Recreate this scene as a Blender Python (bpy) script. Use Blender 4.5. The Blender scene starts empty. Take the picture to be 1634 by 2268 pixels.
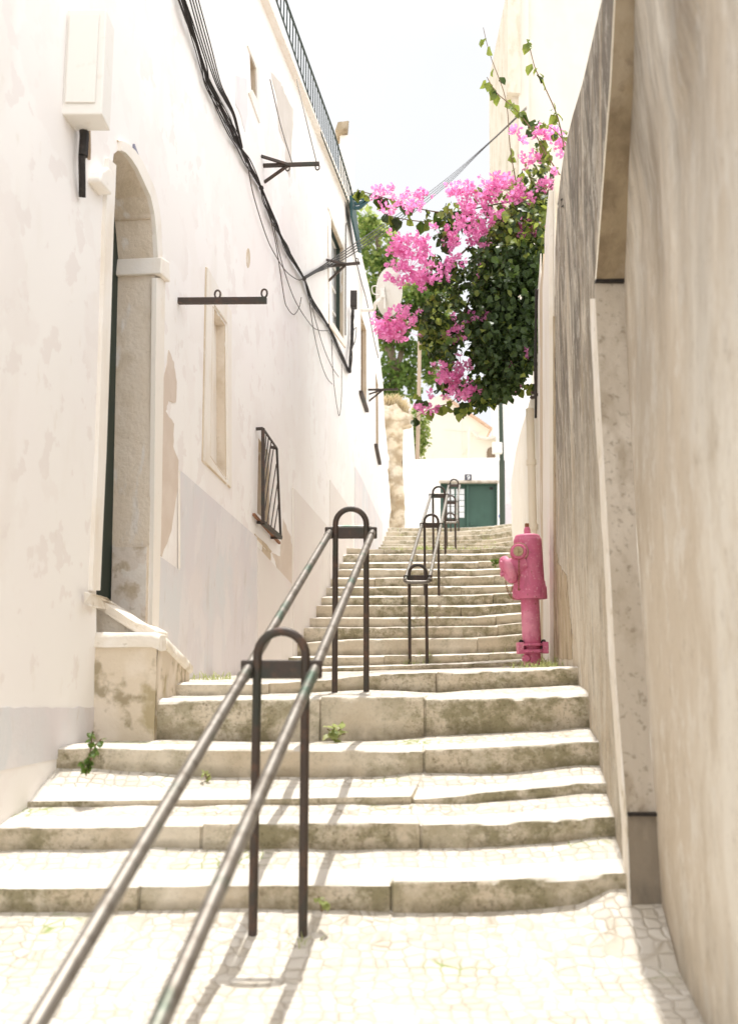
import bpy, bmesh, math, random
from mathutils import Vector, Matrix, noise
from mathutils.geometry import tessellate_polygon

rnd = random.Random(11)
SC = bpy.context.scene
COL = SC.collection

# ------------------------------------------------------------------ camera model
F, CX, CY = 2200.0, 817.0, 1134.0
TH = math.atan(346.0 / F)
ZC = 1.5
ct, st = math.cos(TH), math.sin(TH)

def ray(x, y):
    u, v = (x - CX) / F, (CY - y) / F
    return Vector((u, ct - v * st, st + v * ct))

def P(x, y, Y):
    d = ray(x, y)
    return d * (Y / d.y) + Vector((0, 0, ZC))

def wallpt(x, y, a, b, off):
    s = math.sqrt(1 + b * b)
    d = ray(x, y)
    t = (a + off * s) / (d.x - b * d.y)
    return d * t + Vector((0, 0, ZC))

LA, LB = -1.767, 0.11        # left house wall     X = LA + LB*Y
RA, RB = 0.419, 0.127        # near right wall
FA, FB = 0.468, 0.12         # far right wall
def LW(x, y, off=0.0): return wallpt(x, y, LA, LB, off)
def RW(x, y, off=0.0): return wallpt(x, y, RA, RB, -off)
def FW(x, y, off=0.0): return wallpt(x, y, FA, FB, -off)
NL = Vector((1, -LB, 0)).normalized()
NR = Vector((-1, RB, 0)).normalized()
NF = Vector((-1, FB, 0)).normalized()

def lerp(a, b, t): return a + (b - a) * t
def pl(pts, x):
    if x <= pts[0][0]: return pts[0][1]
    for (x0, y0), (x1, y1) in zip(pts, pts[1:]):
        if x <= x1:
            return lerp(y0, y1, (x - x0) / max(1e-6, x1 - x0))
    return pts[-1][1]
def nz(x, y, z, s):
    return noise.noise(Vector((x * s, y * s, z * s)))

# ------------------------------------------------------------------ objects
def tag(o, label=None, cat=None, group=None, kind=None):
    if label: o['label'] = label
    if cat: o['category'] = cat
    if group: o['group'] = group
    if kind: o['kind'] = kind
    return o

def thing(name, label, cat, loc=(0, 0, 0), group=None):
    o = bpy.data.objects.new(name, None)
    o.empty_display_size = 0.1
    COL.objects.link(o)
    o.location = loc
    return tag(o, label, cat, group)

def world_origin(p):
    v = Vector((0, 0, 0))
    while p is not None:
        v += p.location
        p = p.parent
    return v

class MB:
    def __init__(self):
        self.v, self.f, self.m = [], [], []
    def add(self, verts, faces, mi=0):
        n = len(self.v)
        self.v += [Vector(p) for p in verts]
        self.f += [tuple(i + n for i in f) for f in faces]
        self.m += [mi] * len(faces)
        return self
    def box(self, c, s, rot=None, mi=0, jit=0.0):
        c = Vector(c)
        vs = []
        for dx, dy, dz in [(-1,-1,-1),(1,-1,-1),(1,1,-1),(-1,1,-1),(-1,-1,1),(1,-1,1),(1,1,1),(-1,1,1)]:
            p = Vector((dx*s[0]/2, dy*s[1]/2, dz*s[2]/2))
            if jit: p += Vector((rnd.uniform(-jit, jit), rnd.uniform(-jit, jit), rnd.uniform(-jit, jit)))
            if rot: p = rot @ p
            vs.append(c + p)
        return self.add(vs, [(0,3,2,1),(4,5,6,7),(0,1,5,4),(1,2,6,5),(2,3,7,6),(3,0,4,7)], mi)
    def prism(self, pts, ext, mi=0):
        n = len(pts)
        ext = Vector(ext)
        a = [Vector(p) for p in pts]
        b = [p + ext for p in a]
        fs = [tuple(range(n)), tuple(range(2*n-1, n-1, -1))]
        for i in range(n):
            j = (i + 1) % n
            fs.append((j, i, i + n, j + n))
        return self.add(a + b, fs, mi)
    def bar(self, a, b, w, h=None, up=(0, 0, 1), mi=0):
        a, b = Vector(a), Vector(b)
        h = h or w
        d = (b - a).normalized()
        up = Vector(up)
        if abs(d.dot(up)) > 0.95: up = Vector((0, 1, 0)) if abs(d.y) < .9 else Vector((1, 0, 0))
        s = d.cross(up).normalized()
        u = s.cross(d).normalized()
        vs = []
        for p in (a, b):
            for i, j in ((-1,-1),(1,-1),(1,1),(-1,1)):
                vs.append(p + s * (i*w/2) + u * (j*h/2))
        return self.add(vs, [(0,1,2,3),(7,6,5,4),(0,4,5,1),(1,5,6,2),(2,6,7,3),(3,7,4,0)], mi)
    def tube(self, pts, r, seg=8, closed=False, mi=0, r1=None):
        pts = [Vector(p) for p in pts]
        n = len(pts)
        if n < 2: return self
        rings = []
        prev = None
        for i, p in enumerate(pts):
            if closed:
                t = (pts[(i+1) % n] - pts[i-1])
            elif i == 0: t = pts[1] - pts[0]
            elif i == n-1: t = pts[-1] - pts[-2]
            else: t = pts[i+1] - pts[i-1]
            t.normalize()
            if prev is None:
                a = Vector((0, 0, 1)) if abs(t.z) < 0.9 else Vector((1, 0, 0))
                s = t.cross(a).normalized()
            else:
                s = (prev - t * prev.dot(t)).normalized()
            prev = s
            u = t.cross(s)
            rr = r if r1 is None else lerp(r, r1, i / (n - 1))
            rings.append([p + (s * math.cos(2*math.pi*k/seg) + u * math.sin(2*math.pi*k/seg)) * rr for k in range(seg)])
        base = len(self.v)
        vs = [q for ring in rings for q in ring]
        fs = []
        m = n if closed else n - 1
        for i in range(m):
            for k in range(seg):
                a = i*seg + k; b = i*seg + (k+1) % seg
                c = ((i+1) % n)*seg + (k+1) % seg; d = ((i+1) % n)*seg + k
                fs.append((a, b, c, d))
        if not closed:
            fs.append(tuple(range(seg-1, -1, -1)))
            fs.append(tuple((n-1)*seg + k for k in range(seg)))
        return self.add(vs, fs, mi)
    def lathe(self, prof, c=(0, 0, 0), axis=(0, 0, 1), seg=28, mi=0):
        c = Vector(c); ax = Vector(axis).normalized()
        a = Vector((1, 0, 0)) if abs(ax.x) < 0.8 else Vector((0, 1, 0))
        s = ax.cross(a).normalized(); u = ax.cross(s)
        vs = []
        for r, h in prof:
            for k in range(seg):
                an = 2*math.pi*k/seg
                vs.append(c + ax*h + (s*math.cos(an) + u*math.sin(an))*max(r, 1e-4))
        fs = []
        for i in range(len(prof)-1):
            for k in range(seg):
                fs.append((i*seg+k, i*seg+(k+1) % seg, (i+1)*seg+(k+1) % seg, (i+1)*seg+k))
        return self.add(vs, fs, mi)
    def build(self, name, mats, parent=None, smooth=False, bevel=0.0):
        if not isinstance(mats, (list, tuple)): mats = [mats]
        o0 = world_origin(parent)
        me = bpy.data.meshes.new(name)
        me.from_pydata([tuple(p - o0) for p in self.v], [], self.f)
        for m in mats: me.materials.append(m)
        if len(mats) > 1:
            me.polygons.foreach_set('material_index', self.m)
        if smooth:
            me.polygons.foreach_set('use_smooth', [True]*len(me.polygons))
            try: me.set_sharp_from_angle(angle=math.radians(42))
            except Exception: pass
        me.update()
        o = bpy.data.objects.new(name, me)
        COL.objects.link(o)
        if parent is not None: o.parent = parent
        if bevel > 0:
            b = o.modifiers.new('bevel', 'BEVEL'); b.width = bevel; b.segments = 2
        return o

def fix_normals(o):
    bm = bmesh.new(); bm.from_mesh(o.data)
    bmesh.ops.recalc_face_normals(bm, faces=bm.faces)
    bm.to_mesh(o.data); bm.free()
    return o

def smooth_path(pts, k=6):
    pts = [Vector(p) for p in pts]
    out = []
    n = len(pts)
    for i in range(n-1):
        p0 = pts[max(0, i-1)]; p1 = pts[i]; p2 = pts[i+1]; p3 = pts[min(n-1, i+2)]
        for j in range(k):
            t = j / k
            out.append(0.5*((2*p1) + (-p0+p2)*t + (2*p0-5*p1+4*p2-p3)*t*t + (-p0+3*p1-3*p2+p3)*t**3))
    out.append(pts[-1])
    return out

# ------------------------------------------------------------------ materials
class NT:
    def __init__(self, name):
        self.mat = bpy.data.materials.new(name)
        self.mat.use_nodes = True
        self.t = self.mat.node_tree
        self.t.nodes.clear()
        self.out = self.n('ShaderNodeOutputMaterial')
        self.bsdf = self.n('ShaderNodeBsdfPrincipled')
        self.l(self.bsdf.outputs[0], self.out.inputs[0])
        self.geo = self.n('ShaderNodeNewGeometry')
    def n(self, t): return self.t.nodes.new(t)
    def l(self, a, b): self.t.links.new(a, b)
    def noise(self, scale, detail=4, stretch=(1, 1, 1), offset=(0, 0, 0), rough=.55, dist=0.0):
        mp = self.n('ShaderNodeMapping')
        mp.inputs['Scale'].default_value = stretch
        mp.inputs['Location'].default_value = offset
        self.l(self.geo.outputs['Position'], mp.inputs['Vector'])
        t = self.n('ShaderNodeTexNoise')
        t.inputs['Scale'].default_value = scale
        t.inputs['Detail'].default_value = detail
        t.inputs['Roughness'].default_value = rough
        t.inputs['Distortion'].default_value = dist
        self.l(mp.outputs[0], t.inputs['Vector'])
        return t.outputs[0]
    def ramp(self, sock, lo, hi, a=0.0, b=1.0):
        m = self.n('ShaderNodeMapRange')
        m.inputs[1].default_value = lo; m.inputs[2].default_value = hi
        m.inputs[3].default_value = a; m.inputs[4].default_value = b
        self.l(sock, m.inputs[0])
        return m.outputs[0]
    def mathn(self, op, a, b):
        m = self.n('ShaderNodeMath'); m.operation = op
        for i, s in enumerate((a, b)):
            if isinstance(s, (int, float)): m.inputs[i].default_value = s
            else: self.l(s, m.inputs[i])
        return m.outputs[0]
    def mix(self, fac, a, b):
        m = self.n('ShaderNodeMix'); m.data_type = 'RGBA'
        if isinstance(fac, (int, float)): m.inputs[0].default_value = fac
        else: self.l(fac, m.inputs[0])
        for i, c in ((6, a), (7, b)):
            if isinstance(c, tuple): m.inputs[i].default_value = (*c, 1)
            else: self.l(c, m.inputs[i])
        return m.outputs[2]
    def sep(self, sock):
        s = self.n('ShaderNodeSeparateXYZ'); self.l(sock, s.inputs[0]); return s.outputs
    def bump(self, sock, strength, dist=0.01, prev=None):
        b = self.n('ShaderNodeBump')
        b.inputs['Strength'].default_value = strength
        b.inputs['Distance'].default_value = dist
        self.l(sock, b.inputs['Height'])
        if prev is not None: self.l(prev, b.inputs['Normal'])
        return b.outputs[0]

def surf(name, base, layers=(), rough=.85, metal=0.0, bumps=(), spec=.3):
    """layers: (color, scale, lo, hi, fac, stretch[, seed])"""
    t = NT(name)
    c = base
    for i, L in enumerate(layers):
        col, sc, lo, hi, fac = L[:5]
        stv = L[5] if len(L) > 5 else (1, 1, 1)
        f = t.ramp(t.noise(sc, 6, stv, (i*7.3, i*3.1, i*1.7)), lo, hi, 0.0, fac)
        c = t.mix(f, c, col)
    if isinstance(c, tuple): t.bsdf.inputs['Base Color'].default_value = (*c, 1)
    else: t.l(c, t.bsdf.inputs['Base Color'])
    t.bsdf.inputs['Roughness'].default_value = rough
    t.bsdf.inputs['Metallic'].default_value = metal
    t.bsdf.inputs['Specular IOR Level'].default_value = spec
    pv = None
    for i, B in enumerate(bumps):
        sc, stg, dist = B[:3]
        stv = B[3] if len(B) > 3 else (1, 1, 1)
        pv = t.bump(t.noise(sc, 6, stv, (i*5.1, 1.3, 2.2)), stg, dist, pv)
    if pv is not None: t.l(pv, t.bsdf.inputs['Normal'])
    return t.mat

V = (1, 1, .12)
M = {}
M['plaster'] = surf('white_plaster', (.89, .865, .835), [
    ((.88, .835, .82), 1.1, .45, .7, .8), ((.90, .88, .85), 2.3, .5, .75, .8),
    ((.78, .73, .67), 2.2, .56, .72, .55, (1, 1, .35)), ((.82, .77, .74), 5, .58, .60, .8), ((.70, .63, .54), 9, .64, .76, .45, (1, 1, .5)), ((.86, .82, .79), 1.2, .50, .515, .7)],
    bumps=[(26, .12, .006), (120, .12, .003), (2.5, .12, .02)])
M['trim'] = surf('painted_stone_trim', (.84, .79, .72), [
    ((.68, .58, .45), 5, .52, .75, .6, (1, 1, .4)), ((.85, .82, .78), 3, .5, .65, .6), ((.5, .42, .32), 22, .66, .8, .4)],
    bumps=[(18, .35, .01), (90, .25, .004)])
M['tan'] = surf('bare_tan_stone', (.60, .49, .36), [
    ((.72, .62, .5), 4, .48, .66, .8, (1, 1, .35)), ((.46, .36, .24), 8, .55, .75, .6), ((.82, .78, .74), 6, .60, .64, .85, (1, 1, .3))],
    bumps=[(35, .5, .012), (140, .3, .004)])
M['peel'] = surf('peeled_beige_render', (.66, .56, .475), [((.72, .63, .55), 5, .45, .65, .8), ((.55, .46, .38), 14, .6, .75, .4)],
    bumps=[(60, .4, .005)])
M['greypeel'] = surf('grey_exposed_render', (.64, .59, .53), [((.71, .66, .61), 5, .45, .65, .8), ((.5, .45, .4), 14, .6, .75, .4, (1, 1, .3))],
    bumps=[(60, .4, .005)])
M['dado'] = surf('lavender_grey_dado', (.72, .68, .69), [
    ((.69, .70, .71), 1.4, .45, .6, .9), ((.76, .71, .70), 2.2, .5, .65, .8), ((.62, .56, .5), 6, .6, .8, .5, (1, 1, .15)),
    ((.55, .47, .38), 30, .62, .76, .45, (1, 1, .3)), ((.78, .745, .74), 3.4, .52, .56, .6, (1, 1, .5)), ((.60, .55, .52), 4.5, .60, .74, .6, (1, 1, .4))], bumps=[(30, .25, .006), (130, .15, .003)])
M['dado_pink'] = surf('pale_pink_dado', (.79, .74, .70), [((.77, .70, .67), 1.5, .45, .65, .9), ((.66, .58, .5), 7, .62, .8, .5, V)],
    bumps=[(30, .2, .006), (130, .15, .003)])
M['stain'] = surf('stained_stoop_stone', (.66, .57, .45), [
    ((.38, .31, .18), 4.2, .49, .58, .85), ((.74, .66, .56), 4.5, .48, .6, .7), ((.26, .21, .12), 9, .56, .66, .75), ((.85, .8, .72), 6, .62, .68, .8)],
    bumps=[(14, .5, .02), (70, .4, .006)])
def rough_mat():
    t = NT('weathered_right_wall')
    def st(sc, zs, off, r_=.7, d=.9): return t.noise(sc, 9, (1, 1, zs*1.5), off, r_, d)
    c = t.mix(t.ramp(st(3.5, .35, (0, 0, 0)), .40, .60), (.63, .525, .39), (.80, .725, .605))
    c = t.mix(t.ramp(st(2.0, .6, (4, 4, 4)), .50, .68, 0, .6), c, (.52, .41, .26))
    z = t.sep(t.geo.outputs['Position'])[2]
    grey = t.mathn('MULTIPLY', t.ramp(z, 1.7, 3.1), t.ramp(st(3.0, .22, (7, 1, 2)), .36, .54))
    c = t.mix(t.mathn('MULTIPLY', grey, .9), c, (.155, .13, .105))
    c = t.mix(t.ramp(st(7, .10, (3, 8, 1), .75), .55, .66, 0, .7), c, (.25, .19, .13))
    c = t.mix(t.ramp(st(12, .3, (1, 3, 9), .75), .53, .60, 0, .75), c, (.74, .68, .58))
    c = t.mix(t.ramp(st(26, .22, (5, 5, 1), .8), .56, .64, 0, .75), c, (.15, .115, .08))
    c = t.mix(t.ramp(t.noise(38, 9, (1, 1, .8), (8, 2, 4), .8), .57, .63, 0, .7), c, (.20, .155, .11))
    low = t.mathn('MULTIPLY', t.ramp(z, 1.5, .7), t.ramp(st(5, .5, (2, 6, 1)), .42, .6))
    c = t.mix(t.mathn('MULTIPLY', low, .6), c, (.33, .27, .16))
    t.l(c, t.bsdf.inputs['Base Color']); t.bsdf.inputs['Roughness'].default_value = .95
    b = t.bump(st(8, .35, (0, 0, 0)), .8, .04)
    b = t.bump(t.noise(40, 9, (1, 1, .5), (0, 0, 0), .75), .9, .014, b)
    t.l(b, t.bsdf.inputs['Normal'])
    return t.mat
M['roughwall'] = rough_mat()
M['jamb'] = surf('grey_jamb_stone', (.50, .44, .36), [
    ((.62, .56, .48), 4, .45, .60, .8, (1, 1, .6)), ((.36, .30, .225), 7, .50, .64, .8, (1, 1, .6)), ((.22, .18, .13), 38, .56, .68, .6)],
    bumps=[(25, .4, .012), (110, .3, .004)])
M['jambdark'] = surf('damp_base_stone', (.26, .22, .17), [
    ((.10, .09, .075), 4, .45, .65, .9, (1, 1, .5)), ((.36, .32, .25), 9, .55, .7, .6)], bumps=[(25, .5, .012)])
def near_mat():
    t = NT('stained_cream_render')
    def st(sc, zs, off, det=6, r_=.6): return t.noise(sc, det, (1, 1, zs), off, r_)
    c = t.mix(t.ramp(st(1.8, .30, (0, 0, 0), 6), .42, .60), (.66, .57, .455), (.84, .785, .69))
    c = t.mix(t.ramp(st(3.2, .5, (3, 1, 7), 9, .75), .50, .68, 0, .65), c, (.50, .40, .28))
    c = t.mix(t.ramp(st(6, .6, (1, 9, 3), 9, .8), .52, .60, 0, .7), c, (.80, .75, .67))
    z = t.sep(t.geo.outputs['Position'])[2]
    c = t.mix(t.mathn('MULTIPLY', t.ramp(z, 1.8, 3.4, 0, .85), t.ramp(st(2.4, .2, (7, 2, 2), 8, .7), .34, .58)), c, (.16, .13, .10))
    c = t.mix(t.ramp(t.noise(22, 9, (1, 1, .6), (2, 2, 2), .8), .55, .68, 0, .5), c, (.34, .27, .19))
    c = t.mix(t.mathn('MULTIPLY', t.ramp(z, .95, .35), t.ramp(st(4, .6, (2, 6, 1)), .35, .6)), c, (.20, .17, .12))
    t.l(c, t.bsdf.inputs['Base Color']); t.bsdf.inputs['Roughness'].default_value = .95
    b = t.bump(st(7, .8, (0, 0, 0), 9, .7), .7, .04)
    b = t.bump(t.noise(60, 9, (1, 1, 1), (0, 0, 0), .75), .7, .010, b)
    t.l(b, t.bsdf.inputs['Normal'])
    return t.mat
M['creamwood'] = near_mat()
M['farplaster'] = surf('flaking_far_plaster', (.84, .79, .70), [
    ((.66, .56, .44), 14, .60, .72, .7, (1, 1, .12)), ((.88, .84, .78), 4, .45, .6, .7), ((.45, .36, .27), 40, .66, .76, .5, (1, 1, .15))],
    bumps=[(20, .5, .015, (1, 1, .2)), (90, .3, .005)])
M['gatewall'] = surf('white_gate_wall_paint', (.86, .84, .81), [((.80, .76, .71), 1.3, .5, .7, .8), ((.7, .64, .57), 5, .64, .8, .4, V)],
    bumps=[(9, .3, .02), (50, .2, .006)])
M['cream'] = surf('pale_yellow_render', (.88, .82, .70), [((.89, .85, .77), .8, .4, .65, .9), ((.75, .62, .45), 3, .6, .8, .4, V)], bumps=[(20, .2, .01)])
M['lilac'] = surf('lilac_plaster', (.74, .68, .69), [((.82, .78, .77), 1.6, .45, .6, .9), ((.5, .43, .43), 6, .6, .75, .5)], bumps=[(20, .3, .01)])
M['tower'] = surf('cream_tall_facade', (.71, .655, .575), [((.64, .575, .48), .7, .45, .7, .7, (1, 1, .3)), ((.66, .6, .52), 2, .5, .7, .6)], bumps=[(14, .3, .02)])
M['mosspier'] = surf('mossy_grey_quoin', (.66, .59, .49), [((.46, .41, .29), 3, .48, .66, .8, (1, 1, .3)), ((.7, .63, .53), 6, .5, .65, .6)], bumps=[(16, .5, .03)])
M['rubble'] = None
M['roof'] = surf('terracotta_tiles', (.64, .44, .32), [((.70, .55, .44), 6, .45, .65, .7)], bumps=[(30, .5, .02)])
M['greenpaint'] = surf('dark_green_paint', (.026, .072, .048), [((.04, .10, .07), 2, .45, .65, .7), ((.018, .05, .04), 9, .55, .7, .6, V)],
    rough=.45, spec=.5, bumps=[(12, .15, .006)])
M['darkgreen'] = surf('blackish_green_paint', (.018, .030, .022), [((.035, .05, .04), 9, .5, .7, .7, V)], rough=.5, bumps=[(14, .2, .006)])
M['olivepost'] = surf('olive_green_post_paint', (.045, .062, .042), [((.08, .09, .07), 7, .55, .7, .7, V)], rough=.5)
M['revealstone'] = surf('rough_reveal_stone', (.75, .655, .54), [
    ((.80, .72, .62), 4, .45, .62, .8, (1, 1, .4)), ((.60, .50, .37), 5, .52, .72, .7), ((.80, .755, .71), 5, .60, .64, .9, (1, 1, .3)), ((.45, .36, .25), 30, .62, .75, .4)],
    bumps=[(35, .55, .014), (140, .35, .004)])
M['mottle'] = surf('mottled_brown_stone', (.31, .245, .16), [((.20, .15, .095), 7, .46, .62, .85), ((.42, .35, .26), 4, .52, .65, .7), ((.2, .15, .1), 30, .6, .72, .5)], bumps=[(20, .5, .02)])
M['damp'] = surf('crumbled_damp_render', (.42, .33, .22), [((.55, .46, .34), 10, .48, .62, .8, (1, 1, .4)), ((.16, .12, .08), 14, .56, .66, .9, (1, 1, .5)), ((.10, .08, .055), 40, .6, .7, .7)], bumps=[(16, .8, .03), (60, .5, .01)])
M['copestone'] = surf('worn_pale_coping', (.76, .70, .61), [((.82, .78, .72), 6, .5, .6, .8), ((.50, .42, .29), 7, .56, .70, .7), ((.36, .29, .18), 24, .62, .72, .6)], bumps=[(12, .6, .02), (70, .4, .005)])
M['plinth'] = surf('peeling_plinth_stone', (.74, .67, .60), [((.52, .43, .31), 9, .50, .60, .85), ((.80, .76, .71), 6, .55, .6, .8), ((.36, .28, .19), 18, .62, .72, .7)], bumps=[(18, .5, .012), (80, .3, .004)])
M['teal'] = surf('teal_paint', (.025, .075, .08), [((.05, .12, .12), 6, .5, .7, .6)], rough=.5)
M['iron'] = surf('rusty_brown_iron', (.050, .034, .025), [((.11, .055, .033), 22, .52, .70, .8), ((.028, .036, .026), 6, .5, .65, .8), ((.035, .025, .02), 60, .6, .7, .6)],
    rough=.55, spec=.45, bumps=[(90, .25, .003)])
M['steel'] = surf('worn_steel_rail', (.235, .215, .190), [((.12, .10, .08), 18, .48, .66, .8), ((.05, .10, .07), 5, .56, .68, .8), ((.30, .28, .255), 40, .58, .68, .6)],
    rough=.46, metal=.7, bumps=[(60, .12, .002)])
M['black'] = surf('black_rubber_cable', (.020, .016, .014), [((.045, .036, .03), 40, .5, .65, .8)], rough=.6)
M['thinwire'] = surf('thin_dark_wire', (.10, .085, .07), [], rough=.6)
M['darkbox'] = surf('dark_grey_box', (.045, .037, .032), [((.07, .06, .05), 30, .5, .7, .8)], rough=.55)
M['whitemetal'] = surf('off_white_enamel', (.78, .75, .70), [((.62, .55, .46), 12, .58, .75, .5)], rough=.5, bumps=[(30, .1, .003)])
M['pvc'] = surf('cream_drainpipe', (.80, .72, .58), [((.66, .57, .44), 10, .55, .75, .5, V)], rough=.5)
M['wood'] = surf('weathered_pole_wood', (.44, .34, .25), [((.30, .21, .14), 16, .5, .68, .8, (1, 1, .06)), ((.6, .5, .4), 10, .55, .7, .6, (1, 1, .06))], bumps=[(40, .5, .01, (1, 1, .05))])
M['pink'] = surf('faded_pink_paint', (.60, .15, .265), [((.72, .30, .40), 5, .45, .65, .7), ((.46, .09, .19), 9, .55, .72, .6), ((.76, .46, .50), 50, .58, .70, .7), ((.26, .11, .08), 32, .66, .72, .85), ((.42, .10, .17), 18, .58, .70, .7, (1, 1, .25)), ((.68, .30, .38), 14, .6, .72, .6, (1, 1, .2))],
    rough=.55, spec=.35, bumps=[(70, .25, .003), (12, .2, .006)])
M['brass'] = surf('tarnished_brass', (.42, .33, .20), [((.25, .17, .10), 60, .5, .65, .8), ((.55, .45, .33), 90, .55, .7, .6)], rough=.5, metal=.5)
M['rust'] = surf('rusted_chain', (.27, .13, .07), [((.14, .07, .04), 80, .5, .65, .8)], rough=.8)
M['glassdark'] = surf('dim_window_glass', (.10, .10, .10), [((.2, .2, .2), 3, .45, .6, .7)], rough=.12, spec=.6)
M['pane'] = surf('pale_window_pane', (.75, .76, .76), [((.6, .62, .64), 3, .45, .6, .7)], rough=.15, spec=.6)
M['brownwood'] = surf('brown_shutter_wood', (.26, .19, .13), [((.38, .30, .22), 14, .45, .65, .8, (1, 1, .06))], bumps=[(30, .4, .01, (1, 1, .06))])
M['slate'] = surf('dark_number_tile', (.07, .07, .085), [((.12, .12, .14), 30, .5, .7, .6)], rough=.4)
M['bluegrey'] = surf('blue_grey_enamel', (.22, .22, .29), [((.32, .32, .38), 20, .5, .7, .7)], rough=.4)
M['white'] = surf('white_lettering', (.85, .85, .85), [], rough=.5)
M['blue'] = surf('blue_sign', (.05, .12, .42), [((.1, .2, .5), 9, .5, .7, .6)], rough=.5)
M['bark'] = surf('bark', (.16, .12, .08), [((.25, .2, .14), 12, .45, .65, .8, V)], bumps=[(30, .6, .02, V)])
M['stem'] = surf('vine_stem', (.20, .13, .08), [((.28, .2, .11), 30, .5, .65, .8)])

def rubble_mat():
    t = NT('rubble_stone')
    vo = t.n('ShaderNodeTexVoronoi'); vo.inputs['Scale'].default_value = 3.6
    nd = t.noise(5, 4)
    mp = t.n('ShaderNodeMapping'); mp.inputs['Scale'].default_value = (1, 1, 1.5)
    t.l(t.geo.outputs['Position'], mp.inputs[0])
    ad = t.n('ShaderNodeVectorMath'); ad.operation = 'ADD'
    sc = t.n('ShaderNodeVectorMath'); sc.operation = 'SCALE'; sc.inputs[3].default_value = .35
    cmb = t.n('ShaderNodeCombineXYZ'); t.l(nd, cmb.inputs[0]); t.l(nd, cmb.inputs[1]); t.l(nd, cmb.inputs[2])
    t.l(cmb.outputs[0], sc.inputs[0]); t.l(mp.outputs[0], ad.inputs[0]); t.l(sc.outputs[0], ad.inputs[1])
    t.l(ad.outputs[0], vo.inputs['Vector'])
    c = t.mix(t.ramp(t.noise(2.2, 5), .4, .65), (.66, .56, .41), (.74, .67, .56))
    c = t.mix(t.ramp(t.noise(7, 5), .5, .7, 0, .8), c, (.42, .31, .19))
    c = t.mix(t.ramp(vo.outputs['Distance'], .45, .75, 0, .7), c, (.30, .22, .13))
    t.l(c, t.bsdf.inputs['Base Color']); t.bsdf.inputs['Roughness'].default_value = .95
    b = t.bump(vo.outputs['Distance'], .8, -.05)
    b = t.bump(t.noise(30, 6), .6, .015, b)
    t.l(b, t.bsdf.inputs['Normal'])
    return t.mat
M['rubble'] = rubble_mat()

def step_mat():
    """kerb stone: pale trodden top, mossy olive stained riser"""
    t = NT('worn_step_stone')
    c = t.mix(t.ramp(t.noise(3.1, 5), .4, .65), (.58, .495, .37), (.71, .64, .52))
    px = t.sep(t.geo.outputs['Position'])
    right = t.mathn('SUBTRACT', t.ramp(px[0], -.5, 1.1, .0, .14), t.ramp(px[1], 6.5, 10.5, 0, .085))
    big = t.ramp(t.mathn('ADD', t.noise(1.5, 4, (1, 1, .5), (9, 4, 2)), right), .42, .54)
    moss = t.ramp(t.noise(7, 9, (1, 1, 1.2), (3, 1, 2), .72), .42, .56, 0, .95)
    c = t.mix(t.mathn('MULTIPLY', moss, big), c, (.27, .24, .14))
    sp = t.ramp(t.noise(46, 9, (1, 1, 1), (1, 2, 3), .8), .51, .63, 0, .75)
    c = t.mix(t.mathn('MULTIPLY', sp, t.ramp(big, 0, 1, .25, 1)), c, (.14, .115, .06))
    wh = t.ramp(t.noise(6, 6, (1, 1, 1), (5, 5, 5), .7), .56, .66, 0, .7)
    c = t.mix(wh, c, (.66, .59, .47))
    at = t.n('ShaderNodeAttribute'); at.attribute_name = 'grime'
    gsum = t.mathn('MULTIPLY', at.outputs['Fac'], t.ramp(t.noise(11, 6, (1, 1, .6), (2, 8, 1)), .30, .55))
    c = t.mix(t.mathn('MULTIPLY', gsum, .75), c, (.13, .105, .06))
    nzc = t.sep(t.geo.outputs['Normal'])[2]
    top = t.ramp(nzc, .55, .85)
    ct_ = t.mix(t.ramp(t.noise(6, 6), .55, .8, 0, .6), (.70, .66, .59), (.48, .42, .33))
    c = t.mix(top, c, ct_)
    t.l(c, t.bsdf.inputs['Base Color']); t.bsdf.inputs['Roughness'].default_value = .9
    b = t.bump(t.noise(12, 6), .5, .02)
    b = t.bump(t.noise(75, 8, (1, 1, 1), (0, 0, 0), .7), .9, .008, b)
    t.l(b, t.bsdf.inputs['Normal'])
    return t.mat
M['step'] = step_mat()

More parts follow.
